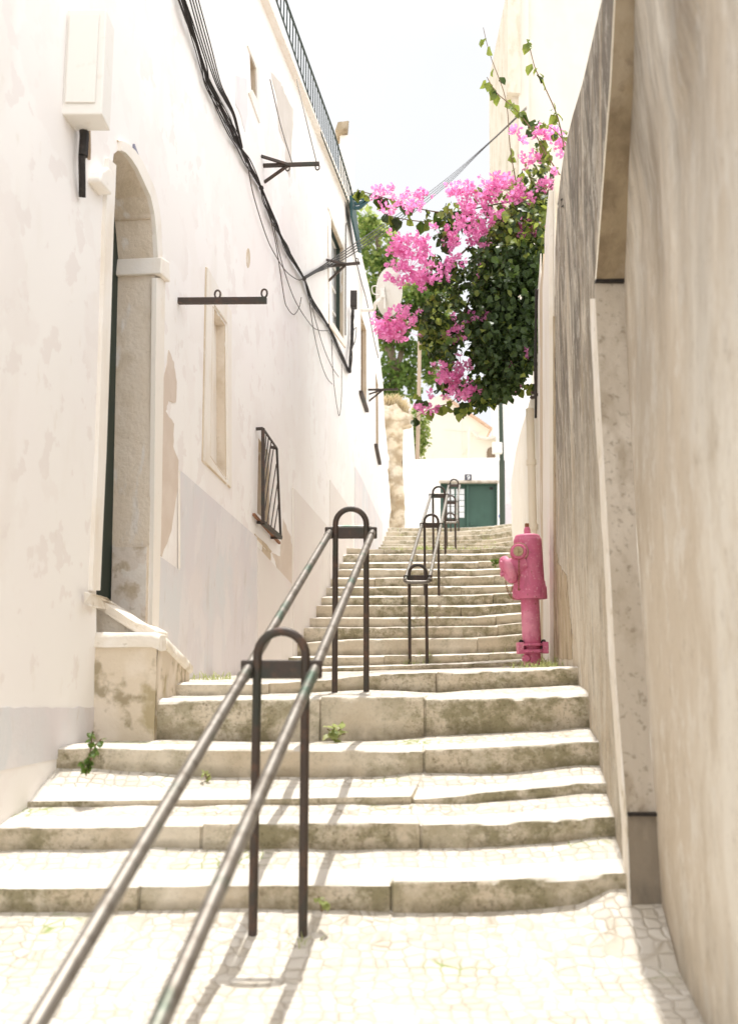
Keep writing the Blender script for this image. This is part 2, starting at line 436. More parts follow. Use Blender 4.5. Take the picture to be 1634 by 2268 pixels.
def cobble_mat():
    t = NT('white_limestone_cobbles')
    nd = t.noise(6, 3)
    mp = t.n('ShaderNodeMapping'); mp.inputs['Scale'].default_value = (1, 1.0, .2)
    t.l(t.geo.outputs['Position'], mp.inputs[0])
    ad = t.n('ShaderNodeVectorMath'); ad.operation = 'ADD'
    cmb = t.n('ShaderNodeCombineXYZ')
    q = t.ramp(nd, 0, 1, -.02, .06)
    t.l(q, cmb.inputs[0]); t.l(q, cmb.inputs[1])
    t.l(mp.outputs[0], ad.inputs[0]); t.l(cmb.outputs[0], ad.inputs[1])
    vo = t.n('ShaderNodeTexVoronoi'); vo.feature = 'DISTANCE_TO_EDGE'
    vo.inputs['Scale'].default_value = 20; vo.inputs['Randomness'].default_value = .45
    t.l(ad.outputs[0], vo.inputs['Vector'])
    vc = t.n('ShaderNodeTexVoronoi'); vc.inputs['Scale'].default_value = 20; vc.inputs['Randomness'].default_value = .45
    t.l(ad.outputs[0], vc.inputs['Vector'])
    c = t.mix(t.ramp(t.sep(vc.outputs['Color'])[0], 0, 1), (.66, .625, .565), (.52, .475, .40))
    joint = t.ramp(vo.outputs['Distance'], .0, .07, 1, 0)
    jn = t.mathn('MULTIPLY', joint, t.ramp(t.noise(5, 6), .38, .66, .12, .9))
    c = t.mix(t.ramp(t.noise(3, 6), .5, .72, 0, .45), c, (.48, .425, .34))
    c = t.mix(jn, c, (.24, .185, .115))
    g = t.mathn('MULTIPLY', joint, t.ramp(t.noise(2.6, 4, (1, 1, 1), (8, 8, 8)), .58, .66))
    c = t.mix(g, c, (.22, .30, .07))
    t.l(c, t.bsdf.inputs['Base Color']); t.bsdf.inputs['Roughness'].default_value = .85
    b = t.bump(t.ramp(vo.outputs['Distance'], 0, .20), .55, .012)
    b = t.bump(t.noise(60, 5), .4, .006, b)
    t.l(b, t.bsdf.inputs['Normal'])
    return t.mat
M['cobble'] = cobble_mat()

def leaf_mat(name, c1, c2, trans, tcol, scale=14):
    t = NT(name)
    c = t.mix(t.ramp(t.noise(scale, 2), .35, .65), c1, c2)
    t.l(c, t.bsdf.inputs['Base Color'])
    t.bsdf.inputs['Roughness'].default_value = .5
    t.bsdf.inputs['Specular IOR Level'].default_value = .3
    tr = t.n('ShaderNodeBsdfTranslucent'); tr.inputs[0].default_value = (*tcol, 1)
    mx = t.n('ShaderNodeMixShader'); mx.inputs[0].default_value = trans
    t.l(t.bsdf.outputs[0], mx.inputs[1]); t.l(tr.outputs[0], mx.inputs[2])
    t.l(mx.outputs[0], t.out.inputs[0])
    return t.mat
M['leafdark'] = leaf_mat('bougainvillea_shaded_leaf', (.017, .034, .008), (.042, .070, .016), .20, (.11, .18, .025))  # very dark colour paints in the shade of the backlit core
M['leaflight'] = leaf_mat('bougainvillea_lit_leaf', (.10, .15, .03), (.17, .20, .05), .40, (.36, .42, .07))  # paler copy, painted as lit leaves towards the top and left
M['bract'] = leaf_mat('pink_bract', (.69, .14, .42), (.88, .42, .66), .42, (1.0, .40, .72), 17)
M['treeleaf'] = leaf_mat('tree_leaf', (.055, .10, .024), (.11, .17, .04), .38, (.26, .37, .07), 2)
M['treeleaf2'] = leaf_mat('tree_leaf_sunny', (.17, .23, .06), (.25, .30, .09), .45, (.52, .60, .17), 2)  # sunlight painted in as a paler copy of the tree leaf
M['grass'] = leaf_mat('grass_blade', (.22, .27, .09), (.42, .42, .22), .40, (.55, .62, .25), 9)
M['weed'] = leaf_mat('weed_leaf', (.05, .10, .025), (.10, .16, .04), .3, (.25, .36, .06), 20)
M['straw'] = leaf_mat('dry_grass', (.55, .45, .27), (.66, .56, .38), .3, (.6, .5, .3), 9)

# ------------------------------------------------------------------ world, sun, camera
SUN_D = Vector((-.042, -.31, -1.0)).normalized()          # direction light travels
w = bpy.data.worlds.new("World"); SC.world = w
w.use_nodes = True
wt = w.node_tree; wt.nodes.clear()
wo = wt.nodes.new('ShaderNodeOutputWorld'); wb = wt.nodes.new('ShaderNodeBackground')
sky = wt.nodes.new('ShaderNodeTexSky'); sky.sky_type = 'NISHITA'; sky.sun_disc = False
to_sun = -SUN_D
sky.sun_elevation = math.asin(to_sun.z)
sky.sun_rotation = math.atan2(to_sun.x, to_sun.y)
sky.air_density = 1.0; sky.dust_density = 3.0; sky.ozone_density = 1.0
# thin bright haze and cloud over the blue
tc = wt.nodes.new('ShaderNodeTexCoord'); nn = wt.nodes.new('ShaderNodeTexNoise')
nn.inputs['Scale'].default_value = 2.2; nn.inputs['Detail'].default_value = 5
wt.links.new(tc.outputs['Generated'], nn.inputs['Vector'])
mr = wt.nodes.new('ShaderNodeMapRange'); mr.inputs[1].default_value = .35; mr.inputs[2].default_value = .65
mr.inputs[3].default_value = .66; mr.inputs[4].default_value = .86
wt.links.new(nn.outputs[0], mr.inputs[0])
mx = wt.nodes.new('ShaderNodeMix'); mx.data_type = 'RGBA'
wt.links.new(mr.outputs[0], mx.inputs[0]); wt.links.new(sky.outputs[0], mx.inputs[6])
mx.inputs[7].default_value = (15.2, 15.1, 15.2, 1)
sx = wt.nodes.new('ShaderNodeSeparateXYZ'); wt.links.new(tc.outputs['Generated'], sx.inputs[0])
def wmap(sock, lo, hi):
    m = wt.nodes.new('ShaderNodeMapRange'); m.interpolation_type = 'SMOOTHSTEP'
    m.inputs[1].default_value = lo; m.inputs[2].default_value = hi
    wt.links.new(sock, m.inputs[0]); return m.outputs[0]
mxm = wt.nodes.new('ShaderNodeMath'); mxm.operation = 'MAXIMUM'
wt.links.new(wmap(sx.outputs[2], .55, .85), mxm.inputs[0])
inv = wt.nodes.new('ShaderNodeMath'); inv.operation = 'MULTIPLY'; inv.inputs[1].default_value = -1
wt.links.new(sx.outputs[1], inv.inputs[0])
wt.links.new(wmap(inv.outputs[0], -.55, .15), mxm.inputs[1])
haze = wt.nodes.new('ShaderNodeMix'); haze.data_type = 'RGBA'  # brighter overhead and behind camera, shaped to add fill light; dimmer ahead
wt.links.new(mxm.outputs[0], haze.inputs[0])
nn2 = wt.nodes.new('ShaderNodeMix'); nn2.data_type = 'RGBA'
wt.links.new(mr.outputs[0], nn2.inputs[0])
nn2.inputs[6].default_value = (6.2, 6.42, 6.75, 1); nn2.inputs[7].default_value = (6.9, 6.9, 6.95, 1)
mr.inputs[3].default_value = .0; mr.inputs[4].default_value = 1.0
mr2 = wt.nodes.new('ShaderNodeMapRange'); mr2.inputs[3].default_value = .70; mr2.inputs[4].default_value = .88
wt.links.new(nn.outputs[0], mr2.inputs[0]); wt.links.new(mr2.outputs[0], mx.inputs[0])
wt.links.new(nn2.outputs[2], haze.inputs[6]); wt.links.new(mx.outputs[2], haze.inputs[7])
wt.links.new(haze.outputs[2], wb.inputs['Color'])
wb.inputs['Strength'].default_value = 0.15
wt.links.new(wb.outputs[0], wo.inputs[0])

sd = bpy.data.lights.new('sun', 'SUN'); sd.energy = 5.0; sd.angle = math.radians(.5); sd.color = (1, .968, .915)
so = bpy.data.objects.new('sun', sd); COL.objects.link(so)
so.rotation_euler = SUN_D.to_track_quat('-Z', 'Y').to_euler(); so.location = (3, 10, 20)

cd = bpy.data.cameras.new('camera'); cam = bpy.data.objects.new('camera', cd); COL.objects.link(cam)
cam.location = (0, 0, ZC); cam.rotation_euler = (math.radians(90) + TH, 0, 0)
cd.sensor_fit = 'HORIZONTAL'; cd.sensor_width = 36; cd.lens = 36 * F / 1634
cd.clip_end = 2000; cd.clip_start = .05
cd.dof.use_dof = True; cd.dof.focus_distance = 7.6; cd.dof.aperture_fstop = 3.5
SC.camera = cam
SC.view_settings.view_transform = 'Standard'; SC.view_settings.look = 'None'
SC.view_settings.exposure = 0; SC.view_settings.gamma = 1
SC.cycles.max_bounces = 8; SC.cycles.diffuse_bounces = 5

# ------------------------------------------------------------------ ground
g = MB()
g.add([(-300, -20, -1.2), (300, -20, -1.2), (300, 3, -1.2), (-300, 3, -1.2), (-300, 19, 3.4), (300, 19, 3.4), (-300, 19.9, 4.20), (300, 19.9, 4.20), (-300, 900, 4.2), (300, 900, 4.2)],
      [(0, 1, 2, 3), (3, 2, 5, 4), (4, 5, 7, 6), (6, 7, 9, 8)])
tag(g.build('ground', M['cobble']), kind='structure')

# ------------------------------------------------------------------ staircase
# (Y, top polyline px, bottom polyline px or None, joints px)
S = []
S.append((3.45, [(0,1963),(182,1961),(500,1957),(817,1956),(1050,1954),(1205,1946),(1361,1938)],
                [(0,2021),(182,2020),(500,2013),(817,2019),(1050,2018),(1205,2010),(1290,2000),(1361,1965)], [865, 330]))
S.append((3.75, [(0,1828),(182,1827),(500,1826),(817,1823),(934,1826),(1128,1820),(1334,1808)],
                [(0,1883),(182,1882),(340,1874),(500,1883),(817,1882),(1050,1876),(1205,1866),(1337,1853)], [928, 460]))
S.append((4.0, [(0,1774),(182,1773),(340,1771),(570,1769),(817,1763),(910,1762),(920,1772),(1011,1763),(1205,1742),(1295,1734)],
                [(0,1788),(182,1787),(500,1783),(817,1782),(1050,1781),(1205,1769),(1297,1757)], [910]))
S.append((4.25, [(0,1654),(240,1653),(500,1654),(817,1657),(934,1661),(1090,1655),(1205,1649),(1275,1643)],
                [(0,1700),(220,1703),(340,1713),(500,1722),(817,1721),(934,1712),(1128,1713),(1283,1694)], [936]))
S.append((4.66, [(0,1549),(350,1548),(500,1546),(707,1544),(817,1546),(1011,1544),(1205,1540),(1279,1532)],
                [(0,1642),(350,1640),(570,1643),(817,1641),(970,1630),(1205,1620),(1280,1612)], [938, 712]))
S.append((5.2, [(0,1514),(408,1513),(560,1513),(700,1506),(817,1493),(960,1487),(1050,1486),(1205,1481),(1270,1476)],
                [(0,1543),(408,1542),(560,1540),(817,1528),(970,1534),(1128,1524),(1279,1517)], [965, 600]))
S.append((8.7, [(0,1482),(690,1481),(817,1476),(1020,1470),(1147,1464),(1300,1462)],
                [(0,1489),(690,1489),(817,1486),(1020,1480),(1147,1476),(1300,1474)], [1045]))
S.append((9.25, [(600,1455),(817,1453),(970,1451),(1147,1445),(1250,1443)],
                [(600,1478),(817,1474),(1020,1468),(1147,1460),(1250,1458)], [850, 1080, 920]))
tops = [
 (9.7,  [(600,1428),(652,1426),(760,1418),(817,1416),(1050,1414),(1155,1406),(1250,1404)], [1055]),
 (10.05,[(600,1392),(668,1391),(817,1391),(1080,1388),(1155,1381),(1250,1380)], [745, 1100]),
 (10.4, [(600,1369),(817,1369),(1050,1367),(1155,1358),(1250,1357)], [905, 1096]),
 (10.8, [(600,1341),(817,1342),(1050,1342),(1155,1336),(1250,1335)], [1020, 940]),
 (11.15,[(600,1323),(700,1322),(817,1321),(1050,1319),(1155,1312),(1250,1312)], [892, 1091]),
 (11.5, [(600,1302),(720,1301),(817,1301),(1050,1299),(1155,1296),(1250,1295)], [1020]),
 (11.85,[(600,1280),(740,1280),(817,1281),(1050,1278),(1155,1272),(1250,1271)], [830, 1095]),
 (12.2, [(600,1263),(749,1262),(817,1261),(1050,1262),(1155,1258),(1250,1257)], [950]),
 (12.55,[(600,1248),(761,1247),(817,1247),(1050,1245),(1155,1240),(1250,1240)], [1060]),
 (12.9, [(600,1229),(773,1229),(1050,1228),(1155,1224),(1250,1224)], [925]),
 (13.25,[(600,1215),(780,1214),(817,1217),(1050,1216),(1155,1212),(1250,1211)], [1065, 850]),
]
for Y, t, j in tops: S.append((Y, t, None, j))
upper = [
 (17.9, [(700,1206),(850,1206),(1000,1205),(1090,1204),(1130,1198),(1200,1196)], [990]),
 (18.3, [(700,1197),(850,1198),(1000,1197),(1090,1195),(1130,1188),(1200,1186)], [920]),
 (18.7, [(700,1187),(850,1187),(1000,1186),(1090,1183),(1130,1175),(1200,1172)], [1050]),
 (19.1, [(700,1179),(850,1178),(1000,1177),(1090,1172),(1130,1165),(1200,1163)], [960]),
 (19.5, [(700,1169),(850,1169),(1000,1170),(1050,1168),(1090,1165),(1130,1160),(1200,1158)], [880]),
]

def colz(X, Y, poly):
    y = poly[len(poly)//2][1]
    for _ in range(4):
        v = (CY - y) / F
        x = CX + F * (X / Y) * (ct - v * st)
        y = pl(poly, x)
    return P(x, y, Y).z, x

stairs = thing('stone_staircase', 'long flight of worn pale stone steps climbing between the two house walls', 'staircase', (0, 3.4, .6))
NC = 110
rows = []
def xl(Y): return LA + LB*Y - .12
def xr(Y): return (RA + RB*Y if Y < 7 else FA + FB*Y) + .12
steps = []
for i, (Y, t, b, j) in enumerate(S):
    colsx = [lerp(xl(Y), xr(Y), k/NC) for k in range(NC+1)]
    top, bot, pxs = [], [], []
    for X in colsx:
        z, x = colz(X, Y, t); top.append(z); pxs.append(x)
        if b: bot.append(colz(X, Y, b)[0])
        else: bot.append(None)
    steps.append(dict(Y=Y, X=colsx, top=top, bot=bot, px=pxs, j=j))
for i in range(8, len(steps)):
    s, p = steps[i], steps[i-1]
    for k in range(NC+1):
        y_prev = p['top'][k]
        sl = (p['top'][k] - ZC) / p['Y']
        z = ZC + (sl + .0007) * s['Y']
        s['bot'][k] = min(z, s['top'][k] - .02)
# hidden flight above the second landing
last = steps[-1]
for q in range(4):
    Y = 16.3 + .4*q
    colsx = [lerp(xl(Y), xr(Y), k/NC) for k in range(NC+1)]
    b0 = 3.08 + .14*q
    steps.append(dict(Y=Y, X=colsx, top=[b0+.14]*(NC+1), bot=[b0 + (.0 if q else .01)]*(NC+1), px=[0]*(NC+1), j=[]))
for Y, t, j in upper:
    colsx = [lerp(xl(Y), xr(Y), k/NC) for k in range(NC+1)]
    top, pxs = [], []
    for X in colsx:
        z, x = colz(X, Y, t); top.append(z); pxs.append(x)
    prev = steps[-1]
    steps.append(dict(Y=Y, X=colsx, top=top, bot=[min(prev['top'][k]+.004, top[k]-.03) for k in range(NC+1)], px=pxs, j=j))

def fit_joints(s):
    s['jset'] = set(); s['blk'] = [0]*(NC+1)
    xs = s['X'] = list(s['X'])
    marks = []
    for j in sorted(s['j']):
        Xj = (j-CX)/F*s['Y']*1.0
        k0 = min(range(2, NC-3), key=lambda k: abs(xs[k]-Xj))
        if xs[k0] > Xj: k0 -= 1
        for q, d in ((-1, -.0065), (0, -.0035), (1, .0035), (2, .0065)): xs[k0+q] = Xj + d
        s['jset'] |= {k0, k0+1}; marks.append(k0)
    rb_ = random.Random(int(s['Y']*100))
    off = [(rb_.uniform(-.010, .010), rb_.uniform(-.007, .007)) for _ in range(len(marks)+1)]
    s['off'] = [off[sum(1 for m in marks if k > m)] for k in range(NC+1)]
def near_joint(s, k): return k in s['jset']
def near_joint_old(s, k):
    for j in s['j']:
        if len(s['px']) > k and abs(s['px'][k]-j) < .5*abs(s['px'][1]-s['px'][0]) + .01: return True
    return False

for s in steps: fit_joints(s)
for i, s in enumerate(steps):
    mb = MB()
    Y = s['Y']
    nxt = steps[i+1] if i+1 < len(steps) else None
    rws = []   # each row: list of verts, with material
    vis = 1.0 if i < 7 else .7
    def base_noise(X, z, sc): return nz(X + i*3.3, Y, z, sc)
    NR_ = 5
    for r in range(NR_):
        f = r / (NR_-1) * .86
        row = []
        for k, X in enumerate(s['X']):
            h = s['top'][k] - s['bot'][k]
            z = s['bot'][k] + h*f - (.03 if r == 0 else 0)
            dy = .010*base_noise(X, z, 7)*vis + .006*base_noise(X, z, 24)*vis
            if near_joint(s, k): dy += .011
            row.append(Vector((X, Y + dy + s['off'][k][0], z)))
        rws.append((row, 0))
    ch = [.5*nz(X*1.0+i*5, Y, 3, 6) + .5*nz(X+i*2, Y, 1, 17) for X in s['X']]
    for (fy, fz) in ((.003, .955), (.009, .988), (.020, 1.0)):
        row = []
        for k, X in enumerate(s['X']):
            h = s['top'][k] - s['bot'][k]
            chip = max(0, ch[k]-.10) * .055 * vis + .006*abs(nz(X*1.7+i, Y, 5, 45))
            z = s['bot'][k] + h*fz - chip*.5 + .003*ch[k]
            dy = fy + chip
            if near_joint(s, k): dy += .008; z -= .006
            dy += s['off'][k][0]; z += s['off'][k][1]
            row.append(Vector((X, Y + dy, z)))
        rws.append((row, 0))
    if nxt:
        Yn = nxt['Y']
        kerb = min(.13, (Yn-Y)*.4)
        tr = [kerb] + [lerp(kerb, Yn-Y+.03, (q+1)/6) for q in range(6)]
    else:
        Yn = None
        tr = [.3, .8, 1.5]
    for qi, dyt in enumerate(tr):
        row = []
        for k, X in enumerate(s['X']):
            if nxt:
                fr = min(1.0, dyt/(Yn-Y))
                Xn = lerp(s['X'][k], nxt['X'][k], fr)
                z = lerp(s['top'][k], nxt['bot'][k], fr) + .006*nz(Xn, Y+dyt, i, 5)
            else:
                Xn = X; z = s['top'][k]
            row.append(Vector((Xn, Y + dyt, z)))
        rws.append((row, 0 if qi == 0 else 1))
    n = NC + 1
    vs = [v for row, _ in rws for v in row]
    fs, ms = [], []
    for a in range(len(rws)-1):
        for k in range(NC):
            fs.append((a*n+k, a*n+k+1, (a+1)*n+k+1, (a+1)*n+k)); ms.append(rws[a+1][1])
    mb.v, mb.f, mb.m = vs, fs, ms
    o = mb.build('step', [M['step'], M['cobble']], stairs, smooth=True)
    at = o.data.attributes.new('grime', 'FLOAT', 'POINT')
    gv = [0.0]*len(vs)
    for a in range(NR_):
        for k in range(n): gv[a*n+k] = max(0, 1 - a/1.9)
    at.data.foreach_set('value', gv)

# lower pavement in front of the first step
mb = MB()
b0 = steps[0]['bot']
n = NC + 1
ys = [3.47, 3.3, 3.1, 2.9, 2.6, 2.3, 2.0, 1.5, .8]
for yy in ys:
    for k in range(n):
        X = lerp(LA + LB*yy - .1, RA + RB*yy + .1, k/NC)
        z = b0[k] if yy > 3.4 else lerp(b0[k], b0[k//1] - .10*(3.45-yy), 1)
        f = max(0, min(1, (3.45-yy)/.35))
        z = lerp(z, .645 - .075*(3.45-yy) + .006*nz(X, yy, 0, 5), f)
        mb.v.append(Vector((X, yy, z)))
for a in range(len(ys)-1):
    for k in range(NC):
        mb.f.append(((a+1)*n+k, (a+1)*n+k+1, a*n+k+1, a*n+k)); mb.m.append(0)
tag(mb.build('cobbled_pavement', M['cobble'], smooth=True), kind='structure')

# top street
mb = MB()
zt = steps[-1]['top'][50]
mb.add([(-3, 20.9, zt), (9, 20.9, zt), (9, 40, zt+.02), (-3, 40, zt+.02)], [(0, 1, 2, 3)])
tag(mb.build('upper_street', M['cobble']), kind='structure')

def ground_z(X, Y):
    if Y < 3.45: return .645 - .075*(3.45-Y)
    for a, b in zip(steps, steps[1:]):
        if a['Y'] <= Y < b['Y']:
            k = int(max(0, min(NC, round((X - a['X'][0])/(a['X'][-1]-a['X'][0])*NC))))
            return lerp(a['top'][k], b['bot'][k], (Y-a['Y'])/(b['Y']-a['Y']))
    return steps[-1]['top'][50]

# ------------------------------------------------------------------ left house
def z1(x, y): return (182.4+x*.38837, 182.4+y*.38837)
house = thing('white_townhouse', 'tall white plastered townhouse on the left with arched doorway, small windows and balcony rail', 'house', (-1.5, 9, .8))
def poly_wall(name, outer, holes, mat, parent, ext, thick=0):
    allp = [Vector(p) for p in outer]
    loops = [outer] + holes
    flat = [p for l in loops for p in l]
    two = [[Vector((p.y, p.z, 0)) for p in l] for l in loops]
    tris = tessellate_polygon(two)
    mb = MB()
    mb.add(flat, [tuple(t) for t in tris])
    o = mb.build(name, mat, parent)
    # make normals face the alley
    me = o.data
    if me.polygons and sum(pp.normal.dot(Vector(ext))*pp.area for pp in me.polygons) < 0:
        me.flip_normals()
    return o

door_hole = [LW(*p) for p in [(342,571),(338.5,520),(334,474),(325,435),(310.6,404),(297,375),(283.4,353),(270,338),(260,333),(252,340),(248.5,365),(247,430),
             (243.5,490),(236,740),(227,1000),(219,1170),(213,1310),(213.5,1425),(322,1440),(327,1388),(333,1100),(338,800)]]
niche_hole = [LW(*p) for p in [(470.6,678),(497.8,720.5),(500,1062),(465,1010)]]
grille_hole = [LW(*p) for p in [(572.5,970),(596,1005),(596,1163),(569.5,1136)]]
win2_hole = [LW(*p) for p in [(733,484),(759.7,550),(759.7,752),(736,714)]]
win3_hole = [LW(*p) for p in [(799,694),(811,731),(811.5,905),(799,868)]]
win4_hole = [LW(*p) for p in [(831.5,822),(837,852),(838,1002),(832.3,985)]]
winu_hole = [LW(*p) for p in [(553,120),(565,152),(567.5,221),(556,198)]]
outer = [LW(*p) for p in [(577,0),(655,188),(714,330),(770,462),(782,500),(796,545),(818,640),(832,706),(848,850),(855,1000),(860,1110)]]
c = LW(862, 1240); outer.append(Vector((c.x, c.y, 2.0)))
outer.append(Vector((LA+LB*14, 14, 1.2))); outer.append(Vector((LA+LB*9, 9, .6)))
outer.append(Vector((LA+LB*4, 4, .0))); outer.append(Vector((LA+LB*.5, .5, -.2)))
topz = LW(577, 0)
outer.append(Vector((LA+LB*.5, .5, topz.z-.6)))
front = poly_wall('wall', outer, [door_hole, niche_hole, grille_hole, win2_hole, win3_hole, win4_hole, winu_hole], M['plaster'], house, NL)

def reveal(hole, depth, name, mat, parent, nrm, backmat=None, backname='back_panel'):
    mb = MB()
    n = len(hole)
    ins = -nrm*depth
    for i in range(n):
        a, b = hole[i], hole[(i+1) % n]
        mb.add([a, b, b+ins, a+ins], [(0, 1, 2, 3)])
    o = mb.build(name, mat, parent)
    bm = MB()
    bm.add([p + ins*.98 for p in hole], [tuple(range(n))])
    bo = bm.build(backname, backmat or mat, parent)
    return o, bo
# blank gable end and roof so the house is solid
mb = MB()
back = [Vector((p.x-5.0, p.y, p.z)) for p in outer]
idx = list(range(0, 11))
for a, b in zip(idx, idx[1:]):
    mb.add([outer[a], outer[b], back[b], back[a]], [(0, 1, 2, 3)])
mb.add([outer[10], outer[11], back[11], back[10]], [(0, 1, 2, 3)])
mb.add([outer[0], back[0], back[15+1] if len(back) > 16 else back[-1], outer[-1]], [(0, 1, 2, 3)])
mb.build('roof', M['trim'], house)

# doorway
reveal(door_hole, .212, 'door_reveal', M['revealstone'], house, NL, M['darkgreen'], 'door')
# painted band around the arch and jamb, impost blocks and plinth
def band(inner, outerp, off, mat, name, parent):
    mb = MB()
    a = [LW(x, y, 0) for x, y in inner]; b = [LW(x, y, 0) for x, y in outerp]
    n = len(a)
    ex = NL*off
    for i in range(n-1):
        mb.add([a[i]+ex, a[i+1]+ex, b[i+1]+ex, b[i]+ex], [(0, 1, 2, 3)])
        mb.add([b[i]+ex, b[i+1]+ex, b[i+1], b[i]], [(0, 1, 2, 3)])
        mb.add([a[i+1]+ex, a[i]+ex, a[i]-ex*.2, a[i+1]-ex*.2], [(0, 1, 2, 3)])
    for i in (0, n-1): mb.add([a[i]+ex, b[i]+ex, b[i]-ex*.2, a[i]-ex*.2], [(0, 1, 2, 3)])
    return mb.build(name, mat, parent)
band([(342,577),(338.5,520),(334,474),(325,435),(310.6,404),(297,375),(283.4,353),(270,338),(260,333)],
     [(352,577),(350,515),(346,465),(337,422),(322,388),(308,358),(292,334),(275,318),(260,311)], .022, M['trim'], 'arch_band', house)
band([(338,615),(333,1100),(328,1384)], [(358,615),(350,1100),(343,1390)], .022, M['trim'], 'jamb_band', house)
def slab(poly, fn, off, nrm, mat, name, parent, base=0.0, bevel=0):
    mb = MB()
    pts = [fn(x, y, base) for x, y in poly]
    mb.prism([p + nrm*off for p in pts], -nrm*off)
    return mb.build(name, mat, parent, bevel=bevel)
# impost: a block through the jamb
mb = MB()
A_ = LW(345, 575); B_ = LW(358, 580); C_ = LW(361, 626); D_ = LW(342, 611)
sh = Vector((0, -.035, 0))
mb.prism([A_ + NL*.045 + sh, B_ + NL*.045, C_ + NL*.045, D_ + NL*.045 + sh], -NL*.325)
fix_normals(mb.build('impost', M['trim'], house, bevel=.008))
mb = MB()
mb.prism([LW(x, y, .06) for x, y in [z1(103,545),z1(118,505),z1(150,482),z1(172,505),z1(186,560),z1(180,605),z1(168,640),z1(148,615),z1(103,565)]], -NL*.10)
fix_normals(mb.build('impost', M['trim'], house, bevel=.008))
band([(249,366),(246,440),(243.5,490),(236,740),(227,1000),(219,1170),(213,1308)], [(232,350),(228,440),(225,490),(218,740),(209,1000),(201,1170),(195,1308)], .02, M['trim'], 'jamb_band', house)
for yj in ([(262,404),(325,404)], [(262,484),(335,484)]):
    q = LW(*yj[1]); mb = MB()
    mb.bar(q + Vector((-.004, -.004, 0)), q + Vector((-.004, -.004, 0)) - NL*.24, .006, .008)
    mb.build('stone_joint', M['tan'], house)
# dark jamb plinth stone inside the reveal gets its own slightly proud face
mb = MB()
q = LW(331, 1212); q2 = LW(327, 1420)
e_ = Vector((-.012, -.014, 0))
mb.prism([q + e_, q2 + e_, q2 + e_ - NL*.19, q + e_ - NL*.19], (0, .02, 0))
fix_normals(mb.build('plinth_block', M['plinth'], house))

# blind niche window
reveal(niche_hole, .065, 'niche_reveal', M['revealstone'], house, NL, M['trim'], 'niche_back')
band([(470,672),(500,716),(502,1066),(463,1012),(470,672)], [(456,592),(509,690),(509,1080),(448,1020),(456,592)], .014, M['trim'], 'niche_frame', house)
# barred window
reveal(grille_hole, .16, 'window_reveal', M['tan'], house, NL, M['brownwood'], 'window_shutter')
wf = MB()
gr_pts = [p - NL*.15 for p in grille_hole]
for i in range(4): wf.bar(gr_pts[i], gr_pts[(i+1) % 4], .03)
wf.build('window_frame', M['brownwood'], house)
# upper windows
for hole, dep, m1, m2 in ((win2_hole, .12, M['tan'], M['pane']), (win3_hole, .12, M['tan'], M['brownwood']), (win4_hole, .12, M['tan'], M['brownwood']), (winu_hole, .1, M['tan'], M['glassdark'])):
    reveal(hole, dep, 'window_reveal', m1, house, NL, m2, 'window')
def fr(hole, dep, wdt, mat, n=1):
    mb = MB()
    pts = [p - NL*dep for p in hole]
    for i in range(4): mb.bar(pts[i], pts[(i+1) % 4], wdt)
    for k in range(n):
        t = (k+1)/(n+1)
        mb.bar(lerp(pts[0], pts[3], t), lerp(pts[1], pts[2], t), wdt*.7)
    mb.bar(lerp(pts[0], pts[1], .5), lerp(pts[3], pts[2], .5), wdt)
    return mb.build('window_frame', mat, house)
fr(win2_hole, .10, .03, M['whitemetal'], 3)
mb = MB()
mb.bar(win2_hole[1] - NL*.07 + Vector((0, -.02, 0)), win2_hole[2] - NL*.07 + Vector((0, -.02, 0)), .05, .06)
mb.bar(win2_hole[0] - NL*.06, win2_hole[1] - NL*.06, .04)
mb.build('window_frame', M['darkgreen'], house)
fr(win3_hole, .09, .05, M['brownwood'], 1)
fr(win4_hole, .09, .05, M['brownwood'], 1)
for pts in ([(799,868),(812.7,910)], [(832.3,985),(841,1027)]):
    mb = MB(); mb.bar(LW(*pts[0], .03), LW(*pts[1], .03), .06, .05)
    mb.build('window_sill', M['iron'], house)
band([(733,484),(759.7,550),(759.7,752),(736,714)], [(725,458),(764,545),(764,770),(729,722)], .012, M['trim'], 'window_surround', house)
band([(553,120),(565,152),(567.5,221),(556,198)], [(546,100),(571,150),(573,272),(549,205)], .012, M['trim'], 'window_surround', house)

def outline(px, off, name='frame_edge', wd=.008, closed=True):
    mb = MB()
    n = len(px)
    for i in range(n if closed else n-1):
        mb.bar(LW(*px[i], off), LW(*px[(i+1) % n], off), wd, wd)
    return mb.build(name, M['tan'], house)
outline([(456,592),(509,690),(509,1080),(448,1020)], .004)
outline([(470.6,678),(497.8,720.5),(500,1062),(465,1010)], .012, wd=.006)
outline([(725,458),(764,545),(764,770),(729,722)], .004, wd=.010)
outline([(352,577),(350,515),(346,465),(337,422),(322,388),(308,358),(292,334),(275,318),(260,311)], .004, wd=.006, closed=False)
outline([(358,628),(350,1100),(344,1390)], .004, wd=.006, closed=False)
